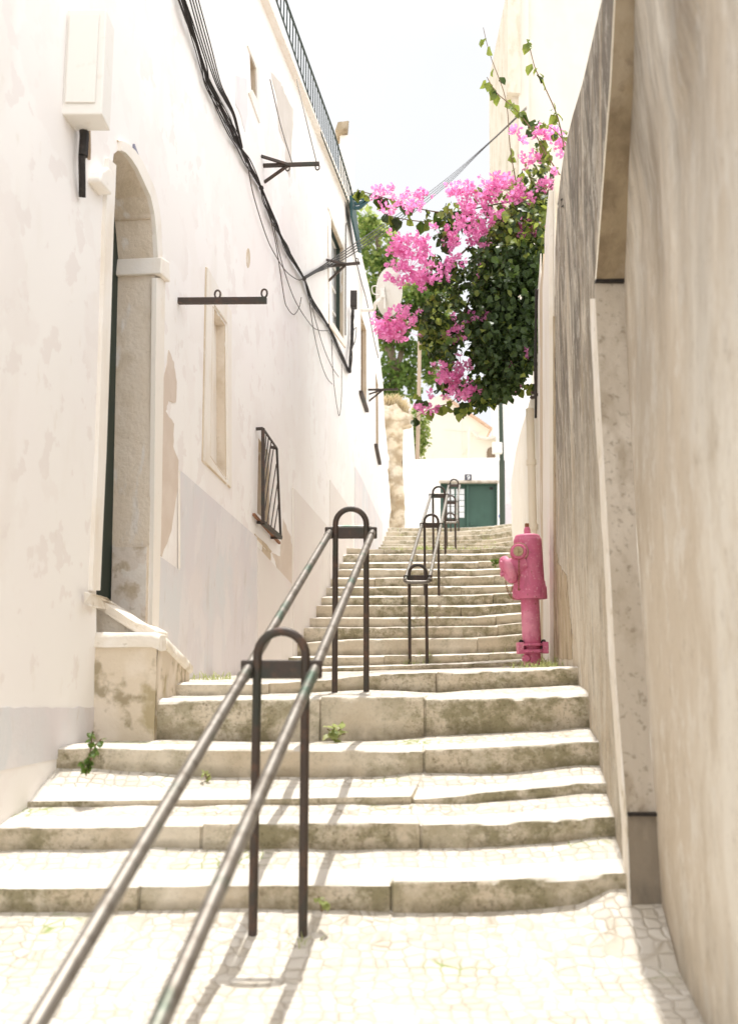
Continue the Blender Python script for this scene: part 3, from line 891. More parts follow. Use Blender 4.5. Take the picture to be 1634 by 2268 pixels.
# peeling patches (thin layers of exposed render) with ragged edges
def ragged(poly, k=7, amp=2.2):
    out = []
    n = len(poly)
    for i in range(n):
        (x0, y0), (x1, y1) = poly[i], poly[(i+1) % n]
        for j in range(k):
            t = j/k
            a = 0 if j == 0 else amp
            out.append((lerp(x0, x1, t)+rnd.uniform(-a, a), lerp(y0, y1, t)+rnd.uniform(-a, a)*1.6))
    return out
def z1(x, y): return (182.4+x*.38837, 182.4+y*.38837)
def z3(x, y): return (182.4+x*.38837, 658.4+y*.38837)
def z6(x, y): return (817+x*.38837, 1134.3+y*.38837)
def z10(x, y): return (698+x*.19417, 396.6+y*.19417)
def zg(x, y): return ((650+x/4.535)/1.2607, (1150+y/4.535)/1.2607)
slab(ragged([z1(1075,-60),z1(1130,0),z1(1150,60),z1(1200,150),z1(1195,290),z1(1180,540),z1(1160,480),z1(1155,350),z1(1120,270),z1(1110,100)], 5, 1.2), LW, .004, NL, M['greypeel'], 'bare_patch', house)
slab(ragged([z1(875,-40),z1(935,-20),z1(940,180),z1(925,280),z1(905,200),z1(872,120)], 4, .8), LW, .004, NL, M['dado'], 'bare_patch', house)
slab(ragged([z3(490,300),z3(520,370),z3(535,480),z3(530,600),z3(488,590),z3(472,650),z3(500,690),z3(520,720),z3(515,850),z3(545,930),z3(540,1100),z3(505,1330),z3(450,1480),z3(425,1440),z3(440,1250),z3(420,1120),z3(440,950),z3(450,700),z3(455,480),z3(475,400)], 4, 1.0), LW, .004, NL, M['peel'], 'bare_patch', house)
slab(ragged([zg(635,1350),zg(680,1480),zg(720,1560),zg(750,1720),zg(748,2180),zg(560,2030),zg(540,1900),zg(490,1790),zg(600,1830),zg(605,1640)], 5, 1.0), LW, .004, NL, M['peel'], 'bare_patch', house)
slab(ragged([zg(370,1700),zg(470,1790),zg(480,1930),zg(370,1840)], 5, 1.0), LW, .004, NL, M['tan'], 'bare_patch', house)
slab(ragged([zg(270,1540),zg(400,1660),zg(490,1770),zg(470,1790),zg(380,1700),zg(275,1580)], 4, .6), LW, .0045, NL, M['tan'], 'bare_patch', house)
ov = [(549+4*math.cos(a), 571+22*math.sin(a)) for a in [2*math.pi*i/14 for i in range(14)]]
slab(ov, LW, .004, NL, M['tan'], 'bare_patch', house)
# dado panels
slab([(345,1228),(394,1262),(394.5,1150),(397,1042),(480,1114),(567,1190),(569,1500),(345,1560)], LW, .008, NL, M['dado'], 'dado', house)
slab([(570,1212),(647,1296),(647,1470),(570,1500)], LW, .006, NL, M['dado_pink'], 'dado', house)
slab([(648.4,1080),(726,1168),(728,1330),(648,1470)], LW, .008, NL, M['dado_pink'], 'dado', house)
slab([(729,1063),(776,1130),(783,1240),(729,1330)], LW, .010, NL, M['dado_pink'], 'dado', house)
slab([(785,1033),(800,1060),(830,1128),(846,1160),(846,1220),(785,1250)], LW, .010, NL, M['dado'], 'dado', house)
slab([(-60,1545)] + [(x, 1567 + rnd.uniform(-2.5, 2.5)) for x in range(-30, 228, 12)] + [(227,1660),(-60,1720)], LW, .004, NL, M['dado'], 'dado', house)
for xx, y0, y1 in ((648,1080,1300), (397,1042,1262)):
    mb = MB(); mb.bar(LW(xx, y0, .01), LW(xx, y1, .01), .012)
    mb.build('corner_bead', M['trim'], house)

# balcony slab and railing
topl = [(577,-62),(620,40),(655,126),(699,182),(741.6,299),(776.6,415),(781,440)]
topl = [(600,-95),(640,20),(699,182),(741.6,299),(776.6,415),(781,440)]
botl = [(586,-60),(612,0),(675.6,188),(714.5,303),(772.7,454),(782,482)]
mb = MB()
lo = [(577,0),(655,188),(714,330),(770,462),(783,497)]
for (xa, ya), (xb, yb) in zip([(553,-60)]+lo, lo):
    a, b = LW(xa, ya), LW(xb, yb)
    e1 = NL*.068; e2 = Vector((0, 0, .035))
    mb.add([a, b, b+e1, a+e1, a+e2, b+e2, b+e1+e2, a+e1+e2],
           [(0,1,2,3),(7,6,5,4),(3,2,6,7),(0,4,5,1)])
mb.build('balcony_slab', M['trim'], house)
mb = MB()
OFF = .062
mb.tube([LW(x, y, OFF) for x, y in topl], .012, 6)
rail = mb.build('balcony_railing', M['darkgreen'], house)
mb = MB(); mb.tube([LW(x, y, OFF) for x, y in botl], .008, 6); mb.build('bottom_rail', M['darkgreen'], rail)
Yb = [LW(x, pl(botl, x), OFF).y for x in (612, 780)]
N = 40
for k in range(N):
    Yk = lerp(Yb[0]-.4, Yb[1], k/(N-1))
    # find px x on bottom line with this depth
    lo_, hi_ = 570.0, 785.0
    for _ in range(30):
        md = (lo_+hi_)/2
        if LW(md, pl(botl, md), OFF).y < Yk: lo_ = md
        else: hi_ = md
    p = LW(lo_, pl(botl, lo_), OFF)
    lo2, hi2 = 590.0, 790.0
    for _ in range(30):
        md = (lo2+hi2)/2
        if LW(md, pl(topl, md), OFF).y < Yk: lo2 = md
        else: hi2 = md
    q = LW(lo2, pl(topl, lo2), OFF)
    mb = MB(); mb.tube([p, Vector((p.x, p.y, max(q.z, p.z+.2)))], .0062, 5)
    mb.build('baluster', M['darkgreen'], rail)
# end pier on the balcony, teal side board
mb = MB()
a = P(752, 440, 13.4); b = P(783, 318, 13.4)
mb.box(((a.x+b.x)/2, 13.55, (a.z+b.z)/2), (b.x-a.x, .3, b.z-a.z+.3))
pier = mb.build('end_pier', M['trim'], house, bevel=.02)
mb = MB(); mb.box(((a.x+b.x)/2-.06, 13.45, b.z+.19), (b.x-a.x-.03, .36, .13), jit=.03); mb.build('cap_stone', M['mottle'], pier, bevel=.015)
mb = MB()
mb.prism([LW(x, y, .10) for x, y in [(779,432),(786,440),(793,500),(801,560),(797,558),(788,515),(780,478)]], -NL*.03)
mb.build('teal_side_board', M['teal'], house)
mb = MB()
a0 = LW(782, 451, .1); Ya = a0.y
for path in ([(784,451),(799,449),(817,440)], [(783,460),(796,460),(817,441)], [(780,438),(800,438),(818,436)]):
    pts = [P(x, y, Ya) for x, y in path]
    for p, q in zip(pts, pts[1:]): mb.bar(p, q, .03, .045)
mb.build('awning_arm', M['teal'], house)

# number tile beside the arch
tile = slab([(293.5,318),(301,338),(309,362),(308.5,389),(300,365),(293,343)], LW, .012, NL, M['bluegrey'], 'house_number_tile', None)
tag(tile, 'small blue grey enamel tile on the wall beside the arched doorway', 'number tile')
mb = MB(); mb.prism([LW(x, y, .0135) for x, y in [(297,334),(301,340),(306.5,358),(306.5,370),(302,366),(297,349)]], -NL*.001)
mb.build('tile_marking', M['whitemetal'], tile)

# cream cabinet at the top left
cA, cB = LW(226, 243, .17), LW(247, 292, .17)
t = thing('meter_cabinet', 'cream metal cabinet fixed high on the left wall, above the doorway', 'cabinet', cA)
yf, yb_ = cA.y, max(cB.y, cA.y + .14)
zb = (cA.z + cB.z)/2
xr_ = cA.x
mb = MB()
mb.prism([(xr_, yf, zb), (xr_, yb_, zb), (LA+LB*yb_-.01, yb_, zb), (LA+LB*yf-.01, yf, zb)], (0, 0, .50))
fix_normals(mb.build('cabinet_body', M['whitemetal'], t, bevel=.006))
mb = MB(); mb.box(((xr_+LA+LB*yf)/2-.01, yf-.006, zb+.26), (.13, .008, .42)); mb.build('cabinet_door', M['whitemetal'], t, bevel=.003)
t = thing('wall_conduit', 'dark conduit stub hanging on the wall under the cream cabinet', 'conduit', LW(186, 350))
mb = MB()
mb.tube([LW(183, 262, .03), LW(187, 300, .04), LW(184, 345, .04)], .022, 8)
mb.tube([LW(181, 345, .04), LW(182, 405, .03), LW(182, 436, .02)], .016, 8)
mb.build('pipe', M['black'], t, smooth=True)
mb = MB(); mb.tube([LW(197, 286, .02), LW(198, 330, .02), LW(197, 352, .02)], .008, 6); mb.build('wire', M['wood'], t)

# stoop
stoop = thing('door_stoop', 'stained stone stoop with sloping rounded coping below the arched doorway', 'stoop', (-1.1, 4.9, .9))
Yf = 4.62
xL, xR = P(205, 1500, Yf).x - .1, P(346, 1500, Yf).x
ztop = P(300, 1409, Yf).z
tip = P(438, 1466, 5.6)
mb = MB()
zbot = .75
NS = 26
prof = []
for k in range(NS+1):
    y = lerp(Yf, 5.65, k/NS)
    if y < Yf + .12: z = ztop
    else: z = lerp(ztop, tip.z-.02, (y-Yf-.12)/(5.65-Yf-.12))
    prof.append((y, z))
NX = 16
for (y, z) in prof:
    for k in range(NX+1):
        X = lerp(xL, lerp(xR, xR - .03, (y-Yf)/1.0), k/NX)
        mb.v.append(Vector((X, y, z + .006*nz(X, y, 0, 9))))
for a in range(NS):
    for k in range(NX):
        mb.f.append((a*(NX+1)+k, a*(NX+1)+k+1, (a+1)*(NX+1)+k+1, (a+1)*(NX+1)+k)); mb.m.append(0)
top0 = list(mb.v)
# front
base = len(mb.v)
rowsN = 14
for r in range(rowsN+1):
    for k in range(NX+1):
        p = top0[k]
        z = lerp(p.z, zbot, r/rowsN)
        mb.v.append(Vector((p.x, p.y + .012*nz(p.x, 3, z, 6) + .006*nz(p.x, 3, z, 21) - (0 if r else -.0), z)))
for r in range(rowsN):
    for k in range(NX):
        mb.f.append((base+r*(NX+1)+k, base+(r+1)*(NX+1)+k, base+(r+1)*(NX+1)+k+1, base+r*(NX+1)+k+1)); mb.m.append(0)
base = len(mb.v)
for r in range(rowsN+1):
    for a in range(NS+1):
        p = top0[a*(NX+1)+NX]
        z = lerp(p.z, zbot, r/rowsN)
        mb.v.append(Vector((p.x + .010*nz(1, p.y, z, 6), p.y, z)))
for r in range(rowsN):
    for a in range(NS):
        mb.f.append((base+r*(NS+1)+a, base+(r+1)*(NS+1)+a, base+(r+1)*(NS+1)+a+1, base+r*(NS+1)+a+1)); mb.m.append(0)
base = len(mb.v)
p1, p2 = top0[NS*(NX+1)], top0[NS*(NX+1)+NX]
mb.add([p1, p2, Vector((p2.x, p2.y, zbot)), Vector((p1.x, p1.y, zbot))], [(0, 1, 2, 3)])
mb.build('block', M['stain'], stoop, smooth=True)
# coping along the right edge, sloping
mb = MB()
cs_ = 10
for k in range(3, NS+1):
    y, z = prof[k]
    xe = lerp(xR, xR-.03, (y-Yf)/1.0)
    sec = [(-.13,-.055),(-.13,.004),(-.11,.014),(-.03,.017),(.004,.012),(.018,-.004),(.018,-.034),(.008,-.046),(-.02,-.052),(-.08,-.056)]
    for (dx, dz) in sec:
        n1 = .004*nz(dx*9, y*3, dz*9, 3)
        mb.v.append(Vector((xe + dx + n1, y - (.012 if k == 0 else 0), z + dz + n1)))
for k in range(NS-3):
    for j in range(cs_):
        j2 = (j+1) % cs_
        mb.f.append((k*cs_+j, (k+1)*cs_+j, (k+1)*cs_+j2, k*cs_+j2)); mb.m.append(0)
mb.f.append(tuple(range(cs_))); mb.m.append(0)
mb.f.append(tuple((NS-3)*cs_ + j for j in reversed(range(cs_)))); mb.m.append(0)
fix_normals(mb.build('coping', M['copestone'], stoop, smooth=True))
# rounded cap stone along the front
mb = MB()
secf = [(-.020,-.050),(-.020,-.006),(-.012,.008),(.004,.016),(.05,.018),(.15,.016),(.15,-.05),(.02,-.056)]
nf = 24
for k in range(nf+1):
    X = lerp(xL, xR+.012, k/nf)
    for (dy, dz) in secf:
        mb.v.append(Vector((X, Yf + dy + .006*nz(X, dy*5, 1, 8), ztop + dz + .006*nz(X, dz*5, 7, 7) - (.012*max(0, k-nf+2)/2))))
for k in range(nf):
    for j in range(8):
        j2 = (j+1) % 8
        mb.f.append((k*8+j, (k+1)*8+j, (k+1)*8+j2, k*8+j2)); mb.m.append(0)
mb.f.append(tuple(range(8))); mb.m.append(0); mb.f.append(tuple(nf*8+j for j in reversed(range(8)))); mb.m.append(0)
fix_normals(mb.build('coping', M['copestone'], stoop, smooth=True))
# cheek behind, in front of the door
mb = MB()
Yc = 4.8
ck = [(150,1300),(187,1313),(215,1325),(260,1352),(300,1378),(320,1386),(344,1398),(350,1430),(350,1480),(150,1480)]
mb.prism([P(x, y, Yc) for x, y in ck], (0, .22, 0))
mb.build('cheek', M['copestone'], stoop, bevel=.012)
mb = MB()
up_ = [(185,1309),(200,1314),(216,1324),(238,1338),(262,1353),(284,1368),(302,1379),(322,1384),(347,1397)]
dn_ = [(347,1411),(322,1404),(300,1401),(284,1392),(262,1378),(238,1362),(216,1350),(200,1342),(186,1338)]
def cpt(x, y): return LW(x, y, .03) if x < 214 else P(x, y, Yc - .045)
mb.prism([cpt(*q) for q in up_ + dn_], (0, .27, 0))
fix_normals(mb.build('cheek_coping', M['copestone'], stoop, bevel=.014))

# ------------------------------------------------------------------ iron brackets on the left wall
def ring(mb, c, r, wr, axis='y'):
    pts = []
    for k in range(14):
        a = 2*math.pi*k/14
        pts.append(Vector(c) + (Vector((math.cos(a)*r, 0, math.sin(a)*r*1.5)) if axis == 'y' else Vector((0, math.cos(a)*r, math.sin(a)*r*1.5))))
    mb.tube(pts, wr, 6, closed=True)
def bracket(label, base, end, struts, rings, wdt):
    A = LW(*base)
    B = P(end[0], end[1], A.y - .05)
    B.z = lerp(B.z, A.z, .0)
    t = thing('laundry_bracket', label, 'bracket', A, 'iron clothesline brackets on the white wall')
    mb = MB(); mb.bar(A - NL*.03, B, wdt, wdt); mb.build('arm', M['iron'], t)
    for (s0, s1) in struts:
        mb = MB()
        a = LW(*s0)
        f = (s1[0]-base[0])/(end[0]-base[0])
        mb.bar(a, lerp(A, B, f), wdt*.75, wdt*.75); mb.build('strut', M['iron'], t)
    for (rx, up) in rings:
        f = (rx-base[0])/(end[0]-base[0])
        mb = MB(); c = lerp(A, B, f); ring(mb, c + Vector((0, 0, up)), .017, .006); mb.build('ring', M['iron'], t)
bracket('single straight iron bar bracket with two rings beside the arched doorway', (395,666), (590,665), [], [(482,.04),(585,.045)], .034)
bracket('forked iron bracket high on the wall below the balcony', (583,366), (707,362), [((578,345),(640,0)),((585,403),(640,0))], [(637,-.03),(703,-.03)], .028)
bracket('forked iron bracket carrying overhead wires beside the green framed window', (726,589), (797,582), [((722,575),(770,0)),((727,622),(767,0))], [(790,.04)], .03)
bracket('smallest forked iron bracket, near the far end of the white house', (815,863), (882,862), [((817,873),(848,0)),((817,888),(849,0))], [], .03)

# window grille
t = thing('window_grille', 'rusty iron grille with slanting bars standing off the small low window', 'grille', LW(590, 1080))
A, B = LW(567, 950), LW(598, 991)
pts = {'nt': P(582.5,949,A.y), 'nb': P(582.5,1158,A.y), 'ft': P(613,993,B.y), 'fb': P(621.5,1191,B.y)}
mb = MB(); mb.bar(pts['nt'], pts['nb'], .028, .028); mb.bar(pts['ft'], pts['fb'], .018, .03)
mb.bar(pts['nt'], pts['ft'], .012, .016); mb.bar(pts['nb'], pts['fb'], .03, .03)
mb.build('frame', M['iron'], t)
for a, bpx in (('nt', (567,950)), ('ft', (598,990)), ('nb', (570,1157)), ('fb', (600,1191))):
    mb = MB(); mb.bar(pts[a], LW(*bpx), .022, .022)
    mb.build('wall_prong', M['iron'], t)
for (a, b) in (((425,262),(402,560)), ((455,312),(402,720)), ((487,368),(402,960)), ((520,425),(405,1250)), ((551,660),(432,1420)), ((566,900),(480,1480)), ((580,1150),(520,1520))):
    mb = MB()
    qa, qb = zg(*a), zg(*b)
    # points in the plane of the grille
    def inplane(q):
        n_ = (pts['ft']-pts['nt']).cross(pts['nb']-pts['nt'])
        d = ray(*q); o_ = Vector((0, 0, ZC))
        tt = (pts['nt']-o_).dot(n_)/d.dot(n_)
        return o_ + d*tt
    mb.tube([inplane(qa), inplane(qb)], .005, 6); mb.build('bar', M['iron'], t)
mb = MB(); mb.bar(LW(*zg(265,1298), .02), LW(*zg(590,1662), .02), .02); mb.build('lower_strip', M['rust'], t)

# ------------------------------------------------------------------ cables
bund = [(395,-20),(440,110),z1(720,0),z1(800,160),z1(860,280),z1(905,380),z1(960,480),z1(1020,600),z1(1070,740),z1(1130,870),z1(1190,1000),z1(1265,1120),z3(1310,20),z3(1400,160),z3(1450,270),z3(1520,430)]
mb = MB()
for k in range(13):
    r2 = random.Random(k)
    pts = []
    ph, am = r2.uniform(0, 6.28), r2.uniform(.4, 1.0)
    o1 = r2.uniform(-1, 1)
    for i in range(len(bund)):
        for h in ((0, .5) if i < len(bund)-1 else (0,)):
            nx_ = bund[min(i+1, len(bund)-1)]
            x = lerp(bund[i][0], nx_[0], h); y = lerp(bund[i][1], nx_[1], h)
            wd = lerp(9.5, 4.2, min(1, max(0, (y-180)/420)))
            tie = .35 if (h == 0 and i in (5, 7, 9, 11, 13)) else 1.0
            w_ = (o1*.7 + .6*math.sin(ph + i*1.3 + h*.65)*am) * wd * tie
            pts.append(LW(x + w_, y + r2.uniform(-2, 2), .018 + r2.uniform(0, .03)))
    mb.tube(smooth_path(pts, 4), r2.choice([.0026, .0032, .004, .0048]), 5)
for k in range(4):
    pts = [LW(x, y, .03) for x, y in [(405+k*6,-60),(446+k*6,90),z1(760+k*9,0),z1(812+k*7,100),z1(856+k*4,180),z1(882+k*3,270),z1(913,370)]]
    mb.tube(smooth_path(pts, 5), .0045, 5)
mb.tube(smooth_path([LW(x, y, .03) for x, y in [z1(720,40),z1(760,140),z1(830,290),z1(880,370),z1(930,470),z1(1000,560),z1(1020,600)]], 5), .004, 5)
for i in (7, 11, 13):
    x, y = bund[i]
    c = LW(x, y, .035)
    d = (LW(*bund[i+1], .035) - c).normalized()
    mb.tube([c - d*.008, c + d*.008], .020, 8)
b = mb.build('cable_bundle', M['black'], None, smooth=True)
tag(b, 'thick bundle of black cables sagging diagonally down the white wall', 'cables')
mb = MB()
vb = [(776,824),(777,790),(779,760),(780,730),(781,700),(782,682)]
for k in range(6):
    r2 = random.Random(k+40)
    mb.tube(smooth_path([LW(x + r2.uniform(-3, 3), y, .03 + r2.uniform(0, .05)) for x, y in vb], 4), .010, 6)
mb.tube(smooth_path([LW(*q, .05) for q in [(781,735),(789,725),(786,755),(779,770)]], 5), .006, 5)
tag(mb.build('riser_cables', M['black'], None, smooth=True), 'upright clump of black cables hanging under the small junction box', 'cables')
t = thing('junction_box', 'dark grey rectangular junction box on the wall above the upright cables', 'junction box', LW(783, 660))
A = LW(776, 660); Yj = A.y
p0, p1 = P(775, 679, Yj), P(790.5, 642, Yj)
mb = MB(); mb.box(((p0.x+p1.x)/2, Yj+.06, (p0.z+p1.z)/2), (p1.x-p0.x, .12, p1.z-p0.z)); mb.build('box_body', M['darkbox'], t, bevel=.008)
mb = MB(); mb.box(((p0.x+p1.x)/2, Yj-.006, (p0.z+p1.z)/2), ((p1.x-p0.x)*.86, .012, (p1.z-p0.z)*.9)); mb.build('box_lid', M['darkbox'], t, bevel=.004)
loose = [
 ('thin loose wire looping from the cable bundle, uppermost of the slack loops', [z1(945,480),z1(975,640),z1(1050,880),z1(1110,1000),z1(1165,1080),z1(1230,1125),z1(1262,1115)]),
 ('thin slack wire making a short hook left of the cable bundle', [z1(1070,760),z1(1110,960),z3(1150,0),z3(1170,60),z3(1205,97),z3(1235,60),z3(1248,0)]),
 ('thin wire curving back into the cable bundle above its lowest bend', [z1(1090,800),z1(1130,1000),z3(1205,0),z3(1290,140),z3(1340,185),z3(1405,190)]),
 ('long thin wire hanging in a wide curve left of the cable bundle', [z3(1295,30),z3(1320,200),z3(1360,370),z3(1395,460),z3(1425,495)]),
 ('long thin wire hanging straight and close along the cable bundle', [z3(1310,60),z3(1370,270),z3(1420,390),z3(1462,455)]),
 ('thin wire dropping lowest of all in a narrow loop below the cables', [z3(1420,240),z3(1430,440),z3(1445,580),z3(1465,675),z3(1477,560),z3(1478,380)]),
]
for lab, pth in loose:
    mb = MB(); mb.tube(smooth_path([LW(x, y, .03) for x, y in pth], 6), .0045, 5)
    tag(mb.build('loose_wire', M['thinwire'], None), lab, 'wire', 'loose wires on the white wall')
mb = MB(); mb.tube(smooth_path([LW(*z10(*q), .03) for q in [(345,1780),(345,1300),(348,800),(347,600),(352,515),(368,510),(400,640),(440,820),(475,960),(520,1150),(590,1400),(660,1780),(720,2040)]], 5), .009, 5)
tag(mb.build('wall_cable', M['thinwire'], None), 'dark cable running down the wall edge to the right of the green framed window', 'cable')
for k in range(2):
    mb = MB()
    off = [0, 28][k]
    if k == 0: pts = [LW(*z1(1070,-20), .05), P(*z1(1130,240), 8.13), P(*z1(1195,455), 8.13)]
    else: pts = [LW(*z1(1222,-20), .1), P(*z1(1270,190), 8.13), P(*z1(1335,455), 8.13)]
    mb.tube(smooth_path(pts, 6), .004, 5)
    tag(mb.build('clothes_line', M['thinwire'], None), ['thin cord running up from the middle of the forked bracket', 'thin cord running up from the tip of the forked bracket'][k], 'cord')
# overhead wires across the alley
for k in range(4):
    mb = MB()
    o = (k-1.5)*1.35
    pth = [(722+2*k,587+o*2,11.15), (790,546+o*5,13.2), (870,492+o*5,17), (945,438+o*4.5,21), (1010,384+o*3.0,24), (1060,337+o*1.2,26.2), (1110,291+o*.8,28), (1166,238+o*1.5,29.75)]
    pts = [LW(673+k, 613+k, .03), P(698+k, 600+o, 10.45)] + [P(*q) for q in pth]
    mb.tube(smooth_path(pts, 6), .0075, 5)
    tag(mb.build('overhead_wire', M['black'], None), 'one of four black wires strung across the sky above the pink flowers', 'wire', 'overhead wires across the alley')

# ------------------------------------------------------------------ satellite dish
A = LW(799, 686)
dc = P(857, 647, A.y - .15)
t = thing('satellite_dish', 'off white satellite dish on a bent arm, seen from behind beside the pink flowers', 'dish', A)
nrm = Vector((.85, .50, .16)).normalized()
prof = []
for k in range(11):
    r = .37*k/10
    prof.append((max(r, .001), .55*r*r))
prof += [(.378, .075), (.378, .085), (.365, .085)]
mb = MB(); mb.lathe(prof, dc - nrm*.05, nrm, 36)
mb.build('reflector', M['whitemetal'], t, smooth=True)
mb = MB(); mb.box(dc - nrm*.085 + Vector((0, 0, -.02)), (.07, .09, .16)); mb.box(dc - nrm*.07 + Vector((.02, 0, -.14)), (.03, .05, .26))
mb.box(dc - nrm*.085 + Vector((.04, 0, .10)), (.05, .03, .05)); mb.build('mount', M['whitemetal'], t, bevel=.006)
mb = MB(); e = dc - nrm*.10
mb.tube(smooth_path([A, A + Vector((.20, -.02, .0)), Vector((e.x-.10, e.y, A.z+.03)), Vector((e.x-.02, e.y, lerp(A.z, e.z, .5))), e], 6), .026, 10)
mb.build('arm', M['whitemetal'], t, smooth=True)
mb = MB(); mb.tube(smooth_path([e, e + Vector((-.08, -.02, .09)), e + Vector((-.15, -.02, .07)), e + Vector((-.13, -.02, -.03)), e + Vector((-.04, -.02, -.05))], 5), .008, 6)
mb.build('coax_cable', M['whitemetal'], t)

# ------------------------------------------------------------------ right walls
rw = thing('weathered_wall', 'rough streaked cream wall on the right with a recessed doorway in grey stone', 'wall', (1, 5, .6))
edge = [RW(*p) for p in [(1226,1470),(1226,700),(1229,560),(1233,470),(1240,400),(1250,330),(1268,255),(1290,182),(1310,95),(1332,0),(1340,-60)]]
Lp = [(1362,-60),(1350,182),(1335,380),(1322,560),(1317,622),(1320,700),(1330,900),(1345,1150),(1364,1500),(1388,1803),(1400,2085),(1406,2230),(1408,2330)]
Rp = [(1404,-60),(1400,182),(1390,380),(1384,560),(1381,622),(1384,700),(1394,900),(1408,1150),(1430,1500),(1452,1803),(1470,2085),(1480,2230),(1484,2330)]
def dense(pp, n=6):
    out = []
    for (x0, y0), (x1, y1) in zip(pp, pp[1:]):
        for j in range(n): out.append((lerp(x0, x1, j/n), lerp(y0, y1, j/n)))
    return out + [pp[-1]]
Ld, Rd = dense(Lp), dense(Rp)
L3 = [RW(*p) for p in Ld]
lowr = L3[-1]
outerR = edge + L3 + [Vector((RA+RB*4.5, 4.5, .2)), Vector((RA+RB*7.05, 7.05, .9))]
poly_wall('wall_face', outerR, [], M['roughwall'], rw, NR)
mb = MB()
for a, b in zip(edge, edge[1:]):
    mb.add([a, b, b - NR*.5, a - NR*.5], [(0, 1, 2, 3)])
mb.build('wall_end', M['farplaster'], rw)
# the return of the wall: mottled upper block, grey jamb stone, damp base stone
R3 = []
for p, q, (xr2, yr2) in zip(Ld, L3, Rd): R3.append(P(xr2, yr2, q.y + .004))
def strip(y0, y1, dy, mat, name):
    mb = MB()
    n = 0
    for (lx, ly), a, b in zip(Ld, L3, R3):
        if y0 - 1 <= ly <= y1 + 1:
            for k in range(9):
                p = lerp(a, b, k/8) + Vector((0, dy + .004*nz(k, ly*.05, 2, 1), 0))
                mb.v.append(p)
            n += 1
    for i in range(n-1):
        for k in range(8):
            mb.f.append((i*9+k, (i+1)*9+k, (i+1)*9+k+1, i*9+k+1)); mb.m.append(0)
    return mb.build(name, mat, rw, smooth=True)
strip(-60, 622, -.022, M['mottle'], 'upper_block')
strip(622, 1803, 0, M['jamb'], 'door_jamb')
strip(1803, 2330, -.004, M['jambdark'], 'jamb_base')
for yy, hh in ((624, 7), (1803, 7)):
    mb = MB()
    qa = RW(pl([(y, x) for x, y in Lp], yy), yy); qb = P(pl([(y, x) for x, y in Rp], yy), yy, qa.y)
    mb.bar(qa + Vector((0, -.006, 0)), qb + Vector((.01, -.006, 0)), .03, hh*qa.y/F)
    mb.build('stone_joint', M['black'], rw)
slab([(x-11+3*nz(y*.01,1,1,1), y) for x, y in Ld if y >= 650] + [(x, y) for x, y in reversed(Ld) if y >= 650], RW, .004, NR, M['copestone'], 'jamb_edge', rw)
# wall nearer than the return, set back a little
mb = MB()
nn_ = len(R3); NK = 14
for q in R3:
    for k in range(NK+1):
        d = (q.y - .4)*(k/NK)
        off = .016*nz(d*3, q.z*.5, 5, 1.6) + .008*nz(d*3, q.z, 2, 5)
        mb.v.append(q + Vector((-RB*d, -d, 0)) + NR*(off if k else 0))
for i in range(nn_-1):
    for k in range(NK):
        mb.f.append((i*(NK+1)+k, (i+1)*(NK+1)+k, (i+1)*(NK+1)+k+1, i*(NK+1)+k+1)); mb.m.append(0)
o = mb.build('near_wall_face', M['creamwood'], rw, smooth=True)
# dark strip in place of a narrow edge gap and crumbled patch low on the wall
slab([(1225.5,700),(1229,700),(1231,1100),(1232,1470),(1227,1470),(1226,1100)], RW, .004, NR, M['damp'], 'edge_strip', rw)
slab(ragged([z6(1042,300),z6(1060,190),z6(1085,300),z6(1130,370),z6(1140,520),z6(1150,620),z6(1160,700),z6(1160,840),z6(1045,840)], 6, 1.6), RW, .003, NR, M['damp'], 'bare_patch', rw)

fw = thing('cream_wall', 'flaking cream garden wall beyond the rough wall, behind the hydrant', 'wall', (2, 11, 1.5))
of = [FW(*p) for p in [(1228,388),(1215,500),(1205,640),(1183,850),(1165,915),(1150,965),(1141,1005)]]
e0 = of[-1]
of += [Vector((FA+FB*18.6, 18.6, e0.z+.1)), Vector((FA+FB*18.6, 18.6, 3.6)), Vector((FA+FB*13, 13, 2.6)), Vector((FA+FB*9, 9, 1.2)), Vector((FA+FB*7.0, 7.0, 1.0))]
poly_wall('wall_face', of, [], M['farplaster'], fw, NF)
mb = MB()
for a, b in zip(of[:8], of[1:9]): mb.add([a, b, b - NF*.3, a - NF*.3], [(0, 1, 2, 3)])
mb.build('wall_top', M['farplaster'], fw)
for (xa, xb, off, mt) in ((1193,1198.5,.008,'trim'), (1199.5,1207,.016,'tan'), (1208,1213.5,.024,'trim'), (1215,1225,.03,'trim')):
    slab([(xa,640 if xa < 1210 else 520),(xb,560 if xb < 1218 else 420),(xb+1.5,1490),(xa+1,1490)], FW, off, NF, M[mt], 'pilaster', fw, bevel=.005)
t = thing('drainpipe', 'cream drainpipe with collars on the flaking wall, above the hydrant', 'drainpipe', FW(1183, 1200))
mb = MB()
pa, pb = FW(1180, 860, .06), FW(1184, 1330, .06)
mb.tube([Vector((pb.x, pb.y, pb.z-.5)), Vector((pb.x, pb.y, pa.z))], .036, 14); mb.build('pipe', M['pvc'], t, smooth=True)
for yy in (995, 1160):
    c = FW(1182, yy, .06); c = Vector((pb.x, pb.y, c.z))
    mb = MB(); mb.tube([c - Vector((0, 0, .025)), c + Vector((0, 0, .025))], .045, 14); mb.build('collar', M['pvc'], t, smooth=True)
mb = MB()
mb.tube(smooth_path([FW(1187, 640, .10), FW(1186, 760, .11), FW(1187, 830, .11), FW(1186, 925, .11)], 5), .009, 6)
mb.tube(smooth_path([FW(1190, 640, .09), FW(1184, 780, .10), FW(1185, 860, .10), FW(1187, 905, .10)], 5), .007, 6)
tag(mb.build('hanging_cable', M['black'], None), 'black cable hanging from the flowering vine beside the drainpipe', 'cable')
